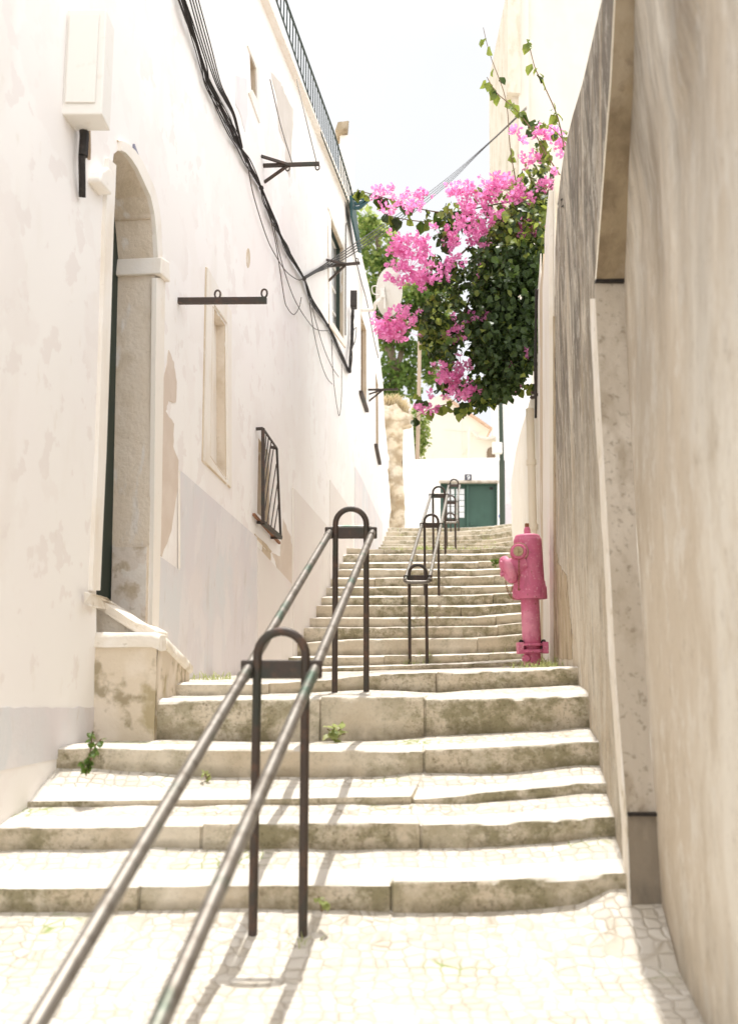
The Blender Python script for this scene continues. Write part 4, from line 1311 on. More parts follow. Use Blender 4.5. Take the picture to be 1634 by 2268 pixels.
t = thing('wall_hook', 'short dark iron hook sticking out of the right wall under the vine', 'hook', FW(1195, 875))
mb = MB()
Yh = FW(1193, 874).y
for p, q in (((1197,874),(1187,874)), ((1187,874),(1180,868)), ((1187,874),(1180,882)), ((1180,882),(1174,878)), ((1180,868),(1176,870))):
    mb.bar(P(*p, Yh), P(*q, Yh), .022)
mb.build('hook_body', M['iron'], t)
t = thing('ring_bolt', 'small pale ring bolt with thin ties on the edge of the right wall', 'ring bolt', P(1222, 466, 7.0))
mb = MB(); c = P(1222, 466, 6.9)
mb.tube([c + Vector((math.cos(a)*.02, 0, math.sin(a)*.024)) for a in [2*math.pi*i/14 for i in range(14)]], .006, 6, closed=True); mb.build('ring', M['whitemetal'], t)
mb = MB(); mb.tube(smooth_path([c, P(1232, 455, 6.6), RW(1244, 440, .01)], 5), .004, 5); mb.tube(smooth_path([c, P(1234, 468, 6.6), RW(1246, 455, .01)], 5), .004, 5); mb.build('tie', M['black'], t)

# ------------------------------------------------------------------ handrails
def flight(label, posts, loop_lo, loop_hi, low_ext=None):
    cs = [P(cx, py, Y) for (cx, py, Y, bz) in posts]
    t = thing('handrail', label, 'handrail', (cs[0].x, cs[0].y, posts[0][3]), 'double tube handrails in the middle of the steps')
    hs, hr = .079, .11
    for c, (cx, py, Y, bz) in zip(cs, posts):
        mb = MB()
        pts = [Vector((c.x-hs, Y, bz-.05)), Vector((c.x-hs, Y, c.z)), Vector((c.x-hs, Y, c.z+.045))]
        for k in range(1, 16):
            a = math.pi - math.pi*k/16
            pts.append(Vector((c.x + hs*math.cos(a), Y, c.z+.045 + hs*math.sin(a))))
        pts += [Vector((c.x+hs, Y, c.z+.045)), Vector((c.x+hs, Y, c.z)), Vector((c.x+hs, Y, bz-.05))]
        mb.tube(pts, .0148, 12); mb.build('hoop_post', M['iron'], t, smooth=True)
        mb = MB(); mb.box((c.x, Y + .004, c.z), (.268, .014, .061)); mb.build('cross_plate', M['iron'], t, bevel=.006)
    dlo = (cs[1]-cs[0]).normalized(); dhi = (cs[-1]-cs[-2]).normalized()
    for s in (-1, 1):
        pts = [c + Vector((s*hr, 0, 0)) for c in cs]
        if low_ext:
            pts = [low_ext[0 if s < 0 else 1]] + pts
        else: pts = [pts[0] - dlo*.05] + pts
        pts = pts + [pts[-1] + dhi*.06]
        mb = MB(); mb.tube(pts, .0178, 14); mb.build('rail', M['steel'], t, smooth=True)
        for c in cs:
            d = dlo
            q = c + Vector((s*hr, 0, 0))
            mb = MB(); mb.tube([q - d*.075, q - d*.055], .0205, 14); mb.build('rail_sleeve', M['steel'], t, smooth=True)
    def loop(c, d):
        pts = []
        R_ = .05
        a0 = c + Vector((-hr, 0, 0)); a1 = c + Vector((hr, 0, 0))
        for k in range(7):
            a = math.pi/2*k/6
            pts.append(a0 + d*(.05 + R_*math.sin(a)) + Vector((R_*(1-math.cos(a)), 0, 0)))
        for k in range(7):
            a = math.pi/2*(1-k/6)
            pts.append(a1 + d*(.05 + R_*math.sin(a)) + Vector((-R_*(1-math.cos(a)), 0, 0)))
        mb = MB(); mb.tube(pts, .0178, 12); mb.build('end_loop', M['steel'], t, smooth=True)
    if loop_lo: loop(cs[0], Vector((-dlo.x, -dlo.y, -dlo.z-.12)).normalized())
    if loop_hi: loop(cs[-1], dhi)
    return t
def bz(cx, Y): return ground_z((cx-CX)/F*Y, Y)
g1 = P(570, 2040, 3.3).z
flight('nearest and largest double handrail with dark hoop posts, running out at the bottom', [(623,1483,3.3,g1), (777,1180,5.05,P(760,1530,5.05).z)], False, True,
       (P(186,2092,1.89) + (P(186,2092,1.89)-P(548,1483,3.3))*.9, P(428,2092,1.89) + (P(428,2092,1.89)-P(695,1483,3.3))*.9))
flight('middle double handrail with rounded end loop beside the hydrant', [(925,1281,9.2,P(925,1471,9.2).z), (955,1163.5,11.3,P(975,1320,11.3).z), (971.5,1098,13.15,P(960,1224,13.15).z)], True, True)
flight('farthest and smallest double handrail in front of the green gate', [(997,1153,16.2,3.05), (998,1113,17.4,3.45), (1005.5,1075,19.4,4.15)], True, True)

# ------------------------------------------------------------------ hydrant
Yh = 7.9
hb = P(1181, 1466, Yh)
hb_site = P(1179, 1467, 6.9)
hyd = thing('fire_hydrant', 'faded pink fire hydrant on a tall pipe in grass against the right wall', 'hydrant', hb)
U = .000555
def H(z): return (2080 - z)*U
mb = MB()
mb.lathe([(.02, H(250)), (.070, H(252)), (.090, H(262)), (.099, H(276)), (.102, H(296)), (.102, H(300)), (.110, H(322)), (.112, H(345)), (.115, H(520)), (.118, H(800)), (.119, H(910)), (.122, H(945)), (.133, H(1030)), (.136, H(1060)), (.137, H(1170)), (.135, H(1186)), (.118, H(1186)), (.10, H(1150))], hb, (0, 0, 1), 40)
for a in (215, 262, 305, 350, 35, 80, 125, 170):
    an = math.radians(a)
    d = Vector((math.cos(an), math.sin(an), 0))
    r = Matrix.Rotation(an, 3, 'Z')
    mb.box(hb + d*.126 + Vector((0, 0, H(1090))), (.02, .034, .085), r)
    mb.box(hb + d*.119 + Vector((0, 0, H(990))), (.012, .026, .06), r)
mb.build('body', M['pink'], hyd, smooth=True)
mb = MB()
mb.lathe([(.073, H(1150)), (.073, H(1830)), (.066, H(1900)), (.066, H(2120))], hb, (0, 0, 1), 32)
mb.build('standpipe', M['pink'], hyd, smooth=True)
mb = MB()
mb.lathe([(.001, H(246)), (.026, H(246)), (.026, H(190)), (.022, H(160)), (.017, H(145)), (.001, H(143))], hb, (0, 0, 1), 20)
mb.build('spindle', M['pink'], hyd, smooth=True)
mb = MB(); mb.box(hb + Vector((0, 0, H(118))), (.028, .028, H(90)-H(146)), Matrix.Rotation(.2, 3, 'Z')); mb.build('spindle_nut', M['rust'], hyd, bevel=.002)
# base flange
mb = MB()
for zc, th, hw in ((1835, 34, .118), (1925, 44, .118)):
    pts = []
    for k in range(8):
        a = math.pi/8 + k*math.pi/4
        rr = hw
        pts.append(hb + Vector((rr*math.cos(a)*1.02, rr*math.sin(a), H(zc) - th*U/2)))
    mb.prism(pts, (0, 0, th*U))
for sx in (-1, 1):
    mb.box(hb + Vector((sx*.096, -.02, H(1880))), (.045, .12, .09))
fl = mb.build('flange', M['pink'], hyd, bevel=.005)
for sx in (-1, 1):
    mb = MB(); c = hb + Vector((sx*.088, -.03, H(1800)))
    mb.lathe([(.001, .022), (.014, .018), (.02, .004), (.02, -.03)], c, (0, 0, 1), 10); mb.build('bolt', M['black'], fl, smooth=True)
mb = MB(); mb.lathe([(.001, .03), (.028, .028), (.032, .02), (.032, -.05)], hb + Vector((-.055, -.045, H(2030))), (-.3, -1, 0), 16); mb.build('drain_stub', M['pink'], hyd, smooth=True)
# front outlet
ax = Vector((-.27, -.96, .0)).normalized()
fc = hb + Vector((-.086, -.100, H(525)))
mb = MB(); mb.lathe([(.001, .055), (.034, .055), (.038, .050), (.038, .040), (.056, .038), (.060, .030), (.060, .018), (.068, .016), (.068, .0), (.060, -.004), (.070, -.03), (.080, -.08)], fc, ax, 28)
mb.prism([fc + Vector((-.06, .01, -.05)), fc + Vector((.062, .005, .078)), fc + Vector((.066, .005, -.088)), fc + Vector((.0, .01, -.09))], (0, .09, 0))
fo = mb.build('hose_outlet', M['pink'], hyd, smooth=True)
mb = MB(); mb.lathe([(.038, .037), (.0385, .0565), (.033, .057), (.001, .058)], fc, ax, 24); mb.box(fc + ax*.062, (.007, .012, .045))
mb.tube([fc + ax*.010 + (ax.cross(Vector((0, 0, 1)))*math.cos(a) + Vector((0, 0, 1))*math.sin(a))*.069 for a in [2*math.pi*i/28 for i in range(28)]], .005, 6, closed=True)
mb.build('outlet_cap', M['brass'], fo, smooth=True)
# large side outlet
ax2 = Vector((-.93, -.10, -.36)).normalized()
sc_ = hb + Vector((-.183, -.060, H(775)))
mb = MB(); mb.lathe([(.001, .028), (.085, .026), (.104, .016), (.112, .004), (.114, -.02), (.110, -.032), (.088, -.036), (.078, -.04), (.076, -.09), (.085, -.15)], sc_, ax2, 36)
bo = mb.build('pumper_outlet', M['pink'], hyd, smooth=True)
mb = MB(); mb.lathe([(.001, .055), (.016, .055), (.016, .02)], sc_ + Vector((0, 0, -.02)), ax2, 8); mb.build('outlet_nut', M['pink'], bo)
for k in range(3):
    a = k*2*math.pi/3
    mb = MB(); s = ax2.cross(Vector((0, 0, 1))).normalized(); u_ = s.cross(ax2)
    d = s*math.cos(a) + u_*math.sin(a)
    mb.bar(sc_ + d*.02 + ax2*.028, sc_ + d*.095 + ax2*.024, .016, .02); mb.build('rib', M['pink'], bo)
# chains made of small links
def chain(pts, parent):
    pth = smooth_path(pts, 10)
    mb = MB()
    acc = 0; last = pth[0]; flip = False
    for p in pth[1:]:
        if (p-last).length >= .014:
            d = (p-last).normalized()
            s = d.cross(Vector((0, 1, 0)) if flip else Vector((.6, .5, .2))).normalized()
            c = (p+last)/2
            lp = [c + d*(.0105*math.cos(a)) + s*(.0055*math.sin(a)) for a in [2*math.pi*i/8 for i in range(8)]]
            mb.tube(lp, .0022, 4, closed=True)
            last = p; flip = not flip
    return mb.build('chain', M['rust'], parent)
def HP(zx, zy, dy): return hb + Vector(((zx-570)*U, dy, H(zy)))
chain([HP(390,640,-.17), HP(385,760,-.165), HP(388,880,-.155), HP(375,980,-.155), HP(372,1080,-.155), HP(395,1060,-.15)], hyd)
chain([HP(190,930,-.15), HP(215,1060,-.15), HP(240,1130,-.15), HP(280,1180,-.14), HP(340,1195,-.12)], hyd)
chain([HP(290,1000,-.15), HP(275,1080,-.15), HP(250,1120,-.15), HP(225,1140,-.15)], hyd)
hyd.rotation_euler = (0, -.016, 0)
hyd.location = hb_site
hyd.scale = (.873, .873, .873)

# ------------------------------------------------------------------ top of the alley: gate, walls, house, poles
YG = 26.0
gw = thing('white_garden_wall', 'white garden wall at the top of the steps holding the green gate', 'wall', P(1000, 1160, YG))
def G(x, y, dy=0): return P(x, y, YG+dy)
def prism_px(poly, Y, depth, mat, name, parent, bevel=0):
    mb = MB(); mb.prism([P(x, y, Y) for x, y in poly], (0, depth, 0))
    return fix_normals(mb.build(name, mat, parent, bevel=bevel))
prism_px([(893,1018),(975,1016),(975,1200),(893,1200)], YG, .4, M['gatewall'], 'wall_panel', gw)
prism_px([(975,1016),(1102,1013.5),(1102,1068),(975,1068)], YG, .4, M['gatewall'], 'wall_panel', gw)
prism_px([(1102,1013.5),(1115,1013),(1115,1200),(1102,1200)], YG, .4, M['gatewall'], 'wall_panel', gw)
prism_px([(905,1031),(975,1025),(1000,1022),(1000,1024.5),(975,1027.5),(905,1033.5)], YG-.02, .02, M['trim'], 'cracked_ledge', gw)
prism_px([(972,1064),(1106,1064),(1106,1068.5),(972,1068.5)], YG-.05, .2, M['jamb'], 'gate_lintel', gw)
prism_px([(893,938),(914,938),(919,1017),(893,1018)], YG+.02, .4, M['gatewall'], 'gate_pillar', gw)
gate = thing('green_gate', 'dark green double gate with white panes on the left leaf, under number nine', 'gate', P(1040, 1160, YG))
def gp(x0, y0, x1, y1, dy, th, mat, name, par, bevel=.0):
    return prism_px([(x0,y0),(x1,y0),(x1,y1),(x0,y1)], YG+dy, th, mat, name, par, bevel)
gp(975, 1068.5, 1102, 1074, .12, .1, M['greenpaint'], 'gate_frame', gate)
gp(975, 1074, 980, 1200, .12, .1, M['greenpaint'], 'gate_frame', gate)
gp(1097.5, 1074, 1102, 1200, .12, .1, M['greenpaint'], 'gate_frame', gate)
lf = gp(980, 1074, 1034, 1200, .22, .05, M['greenpaint'], 'gate_leaf', gate)
rf = gp(1037, 1074, 1097.5, 1200, .20, .05, M['greenpaint'], 'gate_leaf', gate)
gp(1033, 1074, 1037.5, 1200, .14, .06, M['greenpaint'], 'meeting_stile', gate)
for r in range(5):
    y0 = 1083 + r*13
    gp(990, y0, 1006, y0+11.6, .205, .012, M['pane'], 'window_pane', lf)
    gp(1010, y0, 1028, y0+11.6, .205, .012, M['pane'], 'window_pane', lf)
gp(1084, 1079, 1091, 1084, .18, .03, M['black'], 'lock_box', rf)
gp(1041, 1158, 1054, 1164, .17, .05, M['greenpaint'], 'foot_plate', rf)
tile = gp(1029, 1050.5, 1044, 1064, -.03, .03, M['slate'], 'number_plate', None)
tag(tile, 'dark number plate with a white 9 above the green gate', 'number plate')
mb = MB()
c9 = P(1036.8, 1055, YG-.034)
k9 = 26/2200
rr = 2.6*k9
pts = []
for k in range(18):
    a = 2*math.pi*k/18
    pts.append(c9 + Vector((math.cos(a)*rr, 0, math.sin(a)*rr)))
mb.tube(pts, .0095, 5, closed=True)
tail = [c9 + Vector((rr, 0, 0)), c9 + Vector((rr, 0, -1.6*rr)), c9 + Vector((rr*.6, 0, -2.25*rr)), c9 + Vector((-rr*.2, 0, -2.4*rr)), c9 + Vector((-rr*.9, 0, -2.0*rr))]
mb.tube(smooth_path(tail, 4), .0095, 5)
mb.build('numeral', M['white'], tile)
bl = gp(1104.5, 1140, 1109, 1146, -.02, .02, M['blue'], 'street_sign', None)
tag(bl, 'tiny blue sign on the white wall right of the green gate', 'sign')

# rubble wall
mb = MB()
YR = 20.6
rp = [(838,898),(849,896),(862,899),(877,893),(886,905),(895,914),(913,917),(915,938),(893,941),(893.5,985),(891,1012),(889,1020),(893,1060),(896,1120),(897,1200),(838,1200)]
top = rp
NXr, NZr = 26, 70
def rx_right(y): return pl([(893,880),(905,886),(914,897),(917,913),(938,914),(941,893),(1012,891),(1020,889),(1060,893),(1120,896),(1200,897)], y)
def rtop(x): return pl([(836,898),(849,896),(862,899),(877,893),(886,905),(895,914),(913,917)], x)
for r in range(NZr+1):
    for k in range(NXr+1):
        yy = lerp(893, 1200, r/NZr)
        x = lerp(836, rx_right(yy), k/NXr)
        y = max(yy, rtop(x))
        p = P(x, y, YR)
        p.y += .02*nz(p.x, 0, p.z, 4.5) + .015*nz(p.x, 4, p.z, 14)
        p.x += .02*nz(p.x, 9, p.z, 6)*(k/NXr)
        mb.v.append(p)
for r in range(NZr):
    for k in range(NXr):
        mb.f.append((r*(NXr+1)+k, (r+1)*(NXr+1)+k, (r+1)*(NXr+1)+k+1, r*(NXr+1)+k+1)); mb.m.append(0)
for side in (0, NXr):
    for r in range(NZr):
        a, b = mb.v[r*(NXr+1)+side], mb.v[(r+1)*(NXr+1)+side]
        mb.add([a, b, b + Vector((0, .45, 0)), a + Vector((0, .45, 0))], [(0, 1, 2, 3)])
for k in range(NXr):
    a, b = mb.v[k], mb.v[k+1]
    mb.add([a, b, b + Vector((0, .45, 0)), a + Vector((0, .45, 0))], [(0, 1, 2, 3)])
rb = mb.build('rubble_wall', M['rubble'], None, smooth=True)
tag(rb, 'crumbling ochre rubble stone wall left of the white garden wall', 'wall')
mb = MB()
sp = P(901, 915, 20.9)
mb.lathe([(.001, .34), (.04, .335), (.058, .31), (.062, .28), (.068, -.1)], sp, (0, 0, 1), 12)
tag(mb.build('concrete_post', M['lilac'], None, smooth=True), 'short grey concrete post with a rounded top on the rubble wall', 'post')
mb = MB()
for (poly) in ([(848,905),(858,1000),(862,1015),(858,1040),(863,1090),(866,1128),(862,1150),(860,1200),(838,1200),(838,905)],):
    mb.prism([P(x, y, YR-.14) for x, y in ragged(poly, 4, 1)], (0, .05, 0))
tag(mb.build('plaster_strip', M['gatewall'], None), 'strip of white plaster left on the edge of the rubble wall', 'plaster')

# wooden pole
t = thing('wooden_pole', 'tall weathered wooden pole rising behind the white garden wall', 'pole', P(923, 1020, 26.6))
mb = MB(); mb.tube([P(923, 1090, 26.6), P(924, 1018, 26.6), P(927, 900, 26.6), P(930, 700, 26.6)], .062, 12, r1=.05); mb.build('pole_shaft', M['wood'], t, smooth=True)
# green post
t = thing('green_post', 'slim dark green lamp post carrying a white box right of the gate', 'post', P(1112, 1163, 22))
mb = MB(); mb.tube([P(1112.5, 1190, 22), P(1111, 1020, 22), P(1108, 880, 22), P(1105.5, 700, 22)], .052, 14, r1=.042); mb.build('post_shaft', M['olivepost'], t, smooth=True)
mb = MB(); mb.tube([P(1112.5, 1190, 22), P(1111.3, 1020, 22)], .064, 14); mb.build('post_sleeve', M['olivepost'], t, smooth=True)
t = thing('white_box', 'white meter box fixed high on the slim green post', 'box', P(1102, 992, 21.9))
mb = MB(); a, b = P(1090.5, 1004, 21.8), P(1112, 979, 21.8)
mb.box(((a.x+b.x)/2, 21.85, (a.z+b.z)/2), (b.x-a.x, .12, b.z-a.z)); mb.build('box_body', M['whitemetal'], t, bevel=.015)
mb = MB(); mb.box(((a.x+b.x)/2+.03, 21.785, (a.z+b.z)/2), (.012, .01, .012)); mb.build('box_lock', M['black'], t)
mb = MB(); mb.box(((a.x+b.x)/2, 21.785, (a.z+b.z)/2), ((b.x-a.x)*.84, .012, (b.z-a.z)*.84)); mb.build('box_lid', M['whitemetal'], t, bevel=.004)

# yellow house behind
yh = thing('yellow_house', 'pale yellow house with a tiled gable behind the white garden wall', 'house', P(1020, 1015, 36))
prism_px([(905,905),(979,872),(1020,902),(1086,949),(1075,971),(1072,1060),(905,1060)], 36, 4, M['cream'], 'wall', yh)
prism_px([(1040,945),(1062,968),(1080,971),(1119,966),(1119,1060),(1040,1060)], 35, 3, M['cream'], 'wing', yh)
prism_px([(979,869),(1022,899),(1090,947),(1089,951),(1020,904),(979,873)], 35.8, 4.4, M['roof'], 'roof_edge', yh)
prism_px([(1048,948),(1062,964),(1080,967.5),(1121,962.5),(1121,966.5),(1078,972),(1058,968),(1044,952)], 34.7, .6, M['trim'], 'cornice', yh)
aw = [(1078,1020),(1078,1000),(1080,994),(1084,991),(1088,990),(1093,991),(1097,1000),(1097,1020)]
prism_px(aw, 34.96, .1, M['brownwood'], 'window', yh)
prism_px([(985,950),(1066,957),(1066,958.5),(985,952)], 35.97, .1, M['trim'], 'string_course', yh)
prism_px([(1024,1004),(1063,950),(1065,950),(1027,1004)], 35.96, .1, M['trim'], 'downpipe', yh)
prism_px([(1022,880),(1024,880),(1024,1020),(1022,1020)], 35.98, .1, M['trim'], 'downpipe', yh)
lh = thing('lilac_building', 'small lilac plastered building with a thin chimney right of the green post', 'building', P(1128, 1160, 27.5))
prism_px([(1113,1012),(1140,1011),(1160,1010),(1160,1200),(1113,1200)], 27.5, .4, M['lilac'], 'wall', lh)
prism_px([(1119,957),(1136,955),(1141,962),(1145,1012),(1119,1012)], 28.4, 1, M['lilac'], 'upper_wall', lh)
prism_px([(1119,910),(1123,910),(1124,957),(1119,957)], 28.5, .3, M['lilac'], 'chimney', lh)
# tall building behind the vine
tb = thing('tall_building', 'tall cream building with a mossy corner rising behind the flowering vine', 'building', P(1300, 600, 30))
prism_px([(1150,-60),(1560,-60),(1560,1150),(1165,1150)], 30, 6, M['tower'], 'wall', tb)
prism_px([(1130,-60),(1146,-60),(1151,700),(1139,700)], 29.95, 6, M['mosspier'], 'corner_quoin', tb)
prism_px([(1139,700),(1151,700),(1160,1150),(1143,1150)], 29.95, 6, M['gatewall'], 'corner_quoin', tb)
prism_px([(1146.5,-60),(1170,-60),(1174,700),(1151.5,700)], 29.85, .3, M['tower'], 'pilaster', tb)
prism_px([(1151.5,700),(1174,700),(1180,1150),(1160.5,1150)], 29.85, .3, M['gatewall'], 'pilaster', tb)
prism_px([(1124,-60),(1152,-60),(1152,205),(1124,203)], 29.7, .6, M['mosspier'], 'quoin_ledge', tb)

# ------------------------------------------------------------------ vegetation
def leaf(mb, p, s, up, out, mi, fold=.25):
    out = out.normalized(); side = out.cross(up)
    if side.length < 1e-3: side = Vector((1, 0, 0))
    side.normalize(); n_ = side.cross(out)
    w_ = s*.40
    a = p; m1 = p + out*s*.35; m2 = p + out*s*.70; tip = p + out*s
    vs = [a, m1 + side*w_ + n_*fold*w_, m2 + side*w_*.72 + n_*fold*w_, tip - n_*.1*s, m2 - side*w_*.72 + n_*fold*w_, m1 - side*w_ + n_*fold*w_, m1, m2]
    mb.add(vs, [(0, 1, 6), (1, 2, 7, 6), (2, 3, 7), (0, 6, 5), (6, 7, 4, 5), (7, 3, 4)], mi)
def rv(r):
    while True:
        v = Vector((r.uniform(-1, 1), r.uniform(-1, 1), r.uniform(-1, 1)))
        if .05 < v.length < 1: return v.normalized()
def inpoly(x, y, poly):
    c = False
    n = len(poly)
    for i in range(n):
        x0, y0 = poly[i]; x1, y1 = poly[(i+1) % n]
        if (y0 > y) != (y1 > y) and x < (x1-x0)*(y-y0)/(y1-y0)+x0: c = not c
    return c

bg = thing('bougainvillea', 'dark leafy bougainvillea with bright pink blossoms hanging over the right wall', 'climbing plant', FW(1215, 600))
r = random.Random(5)
core = [(1228,420),(1190,425),(1150,445),(1095,475),(1065,540),(1030,580),(985,630),(945,665),(925,690),(925,745),(945,785),(985,795),(1008,835),(1030,885),(1075,892),(1105,885),(1135,880),(1150,845),(1180,805),(1198,770),(1212,700),(1224,620)]
fol = MB()
YB = 9.0
cnt = 0
for k in range(60000):
    if cnt >= 13500: break
    x, y = r.uniform(915, 1232), r.uniform(415, 900)
    if not inpoly(x, y, core): continue
    # clumpy density with gaps
    d = nz(x*.012, y*.012, 1, 1.6) + .5*nz(x*.03, y*.03, 4, 1.4)
    dens = .85 + d*.9 if x > 1040 else .42 + d*1.3
    if y < 520: dens *= .8
    if r.random() > dens*(1 if x > 1060 else .75): continue
    p = P(x, y, YB + r.gauss(.15, .38) + (1228-x)*.0004)
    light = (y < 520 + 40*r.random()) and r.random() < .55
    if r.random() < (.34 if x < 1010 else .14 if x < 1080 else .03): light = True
    dirv = (rv(r) + Vector((0, -.5, -1.0)))
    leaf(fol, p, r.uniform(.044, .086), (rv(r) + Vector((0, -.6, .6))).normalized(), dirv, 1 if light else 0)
    cnt += 1
# sparse outlying sprays
def spray_region(poly_c, n, lightp):
    (cx, cy, rx, ry) = poly_c
    for k in range(n):
        a = r.uniform(0, 2*math.pi); q = math.sqrt(r.random())
        p = P(cx + rx*q*math.cos(a), cy + ry*q*math.sin(a), YB + r.gauss(0, .18))
        leaf(fol, p, r.uniform(.055, .105), (rv(r) + Vector((0, -.5, .7))).normalized(), rv(r)*.8 + Vector((0, -.3, -1)), 1 if r.random() < lightp else 0)
for q in [(1185,400,38,40,100,.6), (1200,345,22,40,36,.75), (1165,430,30,15,60,.7), (1085,425,40,18,40,.7), (1010,465,45,18,40,.6), (985,520,22,28,50,.35), (960,600,22,40,60,.3), (1000,610,28,40,80,.3),
          (1185,780,16,28,30,.15), (1160,855,22,10,12,.3), (1195,800,8,20,10,.1), (1183,855,14,10,10,.1), (1024,905,10,10,10,.2), (1078,893,12,8,10,.3), (1045,895,30,8,20,.25), (965,760,22,30,60,.2), (945,700,20,30,50,.3), (890,700,22,20,10,.5), (985,850,25,20,20,.3), (930,885,10,12,6,.6)]:
    spray_region(q[:4], q[4], q[5])
# branches with leaves along them
br = MB()
def branch(path, n, rad, size, lightp, drop=1.0, jit=6):
    pts = smooth_path([P(x, y, Y) for x, y, Y in path], 6)
    br.tube(pts, rad, 5, r1=rad*.5)
    for k in range(n):
        i = r.randrange(len(pts))
        p = pts[i] + rv(r)*.02
        leaf(fol, p, size*1.35*r.uniform(.7, 1.2), (rv(r) + Vector((0, -.7, .4))).normalized(), rv(r)*.7 + Vector((0, -.2, -drop)), 1 if r.random() < lightp else 0)
branch([(1160,440,9.1),(1080,455,9.1),(1000,470,9.0),(930,462,8.95),(860,440,8.9),(790,420,8.85)], 46, .008, .09, .55)
branch([(1130,470,9.1),(1050,488,9.1),(960,492,9.0),(880,482,8.95),(845,468,8.9)], 34, .007, .10, .4)
branch([(1245,395,8.6),(1215,350,8.7),(1180,290,8.8),(1140,240,8.9),(1100,205,8.9),(1078,170,8.9)], 34, .008, .085, .8)
branch([(1250,330,8.0),(1235,260,8.0),(1210,200,8.0),(1185,150,8.0),(1170,90,8.0)], 18, .007, .075, .85)
branch([(1255,320,8.0),(1230,290,8.1),(1200,272,8.2),(1185,275,8.2)], 12, .005, .05, .6)
branch([(1150,440,9),(1130,330,9),(1120,220,9),(1085,120,9),(1070,60,9)], 14, .006, .08, .85)
branch([(1030,860,9),(1000,890,9),(970,900,8.9),(940,912,8.9),(920,925,8.8)], 12, .005, .075, .6)
branch([(1180,790,8.8),(1190,835,8.8),(1180,858,8.8),(1150,855,8.8)], 12, .005, .075, .1)
branch([(1070,540,9.4),(1040,660,9.3),(1000,760,9.2),(985,820,9.1)], 20, .012, .07, .1)
branch([(1228,430,9.2),(1160,520,9.3),(1110,640,9.3),(1060,800,9.2)], 20, .018, .07, .1)
branch([(1228,430,9.2),(1130,470,9.2),(1000,580,9.1),(930,640,9.0)], 30, .014, .07, .3)
br.build('stem', M['stem'], bg, smooth=True)
fol.build('foliage', [M['leafdark'], M['leaflight']], bg)
print('leaves', cnt)

clusters = [(832,418,8,6,5),(850,430,22,14,17),(868,417,10,6,5),(890,438,34,18,30),(915,425,16,10,9),(937,432,10,9,6),(875,462,26,12,18),(905,462,12,10,10),(928,452,10,9,8),
 (1000,425,14,14,16),(1020,418,22,14,34),(1045,432,26,18,44),(1072,412,20,14,24),(1040,455,22,14,26),(1108,412,36,20,70),(1120,400,20,14,36),(1085,440,22,14,30),(1062,475,24,18,40),(1035,472,15,20,36),(1020,490,12,12,14),
 (1148,437,28,18,60),(1095,480,20,18,36),(1108,470,14,8,14),(1175,508,28,17,64),(1002,530,18,22,50),(1048,520,25,20,60),(1062,510,14,12,16),
 (890,535,24,16,40),(920,533,24,14,36),(905,560,34,22,66),(880,560,14,18,20),(935,545,14,18,20),(905,595,38,26,90),(932,612,24,26,56),(882,612,22,16,34),(920,625,26,14,30),(985,600,10,22,22),(1010,578,14,10,16),(960,505,6,6,4),(995,580,8,12,8),
 (878,715,42,26,110),(850,728,20,18,36),(905,700,16,16,28),(872,740,30,12,34),(1013,720,10,26,30),(1046,704,12,8,12),(1075,700,8,8,7),(1005,752,12,10,10),(985,745,8,8,6),(1060,612,4,6,2),
 (978,825,20,18,32),(1020,815,16,26,46),(1002,852,24,20,50),(1042,860,18,16,34),(1025,875,14,10,14),(955,875,6,6,4),(960,905,14,7,8),(930,905,7,7,5),(940,915,6,5,3),(1168,778,8,9,9),(1130,820,6,7,3),(1143,866,5,7,3),
 (1207,295,24,13,40),(1241,322,15,18,34),(1142,290,9,9,8),(1172,355,20,14,22),(1185,345,10,9,9),(1205,412,24,13,34),(1228,380,6,8,6),(1160,310,8,14,8),(1215,415,14,14,16),(952,432,5,6,2),(957,620,8,8,6),(1068,590,5,5,2),(918,905,4,4,2)]
for (cx, cy, rx, ry, n) in clusters:
    mb = MB()
    Yc = YB - .30 + r.uniform(-.12, .12)
    nn_ = int(n*.88)
    for k in range(nn_):
        gx, gy = max(-1.1, min(1.1, r.gauss(0, .6))), max(-1.1, min(1.1, r.gauss(0, .6)))
        if n > 12 and nz(cx + gx*rx, cy + gy*ry, 3, .075) < -.14: continue
        p = P(cx + rx*1.12*gx, cy + ry*1.12*gy, Yc + r.uniform(-.10, .10))
        axis = (rv(r) + Vector((0, -.6, .3))).normalized()
        s0 = axis.cross(rv(r)).normalized(); u0 = axis.cross(s0)
        L = r.uniform(.034, .056)
        if math.hypot(gx, gy) > .35 or k % 4 == 0:
            cc = P(cx, cy, Yc)
            mb.tube([lerp(cc, p, 0), lerp(cc, p, .55) + Vector((0, 0, -.012)), p], .0016, 3)
        for j in range(3):
            an = j*2*math.pi/3 + r.uniform(-.2, .2)
            d = (s0*math.cos(an) + u0*math.sin(an)); sd_ = axis.cross(d)
            tip = p + d*L*.75 + axis*L*.75
            mid = p + d*L*.55 + axis*L*.35
            mb.add([p, mid + sd_*L*.42, tip, mid - sd_*L*.42, mid + d*L*.12], [(0, 1, 4), (1, 2, 4), (2, 3, 4), (3, 0, 4)])
    mb.build('blossom_cluster', M['bract'], bg)

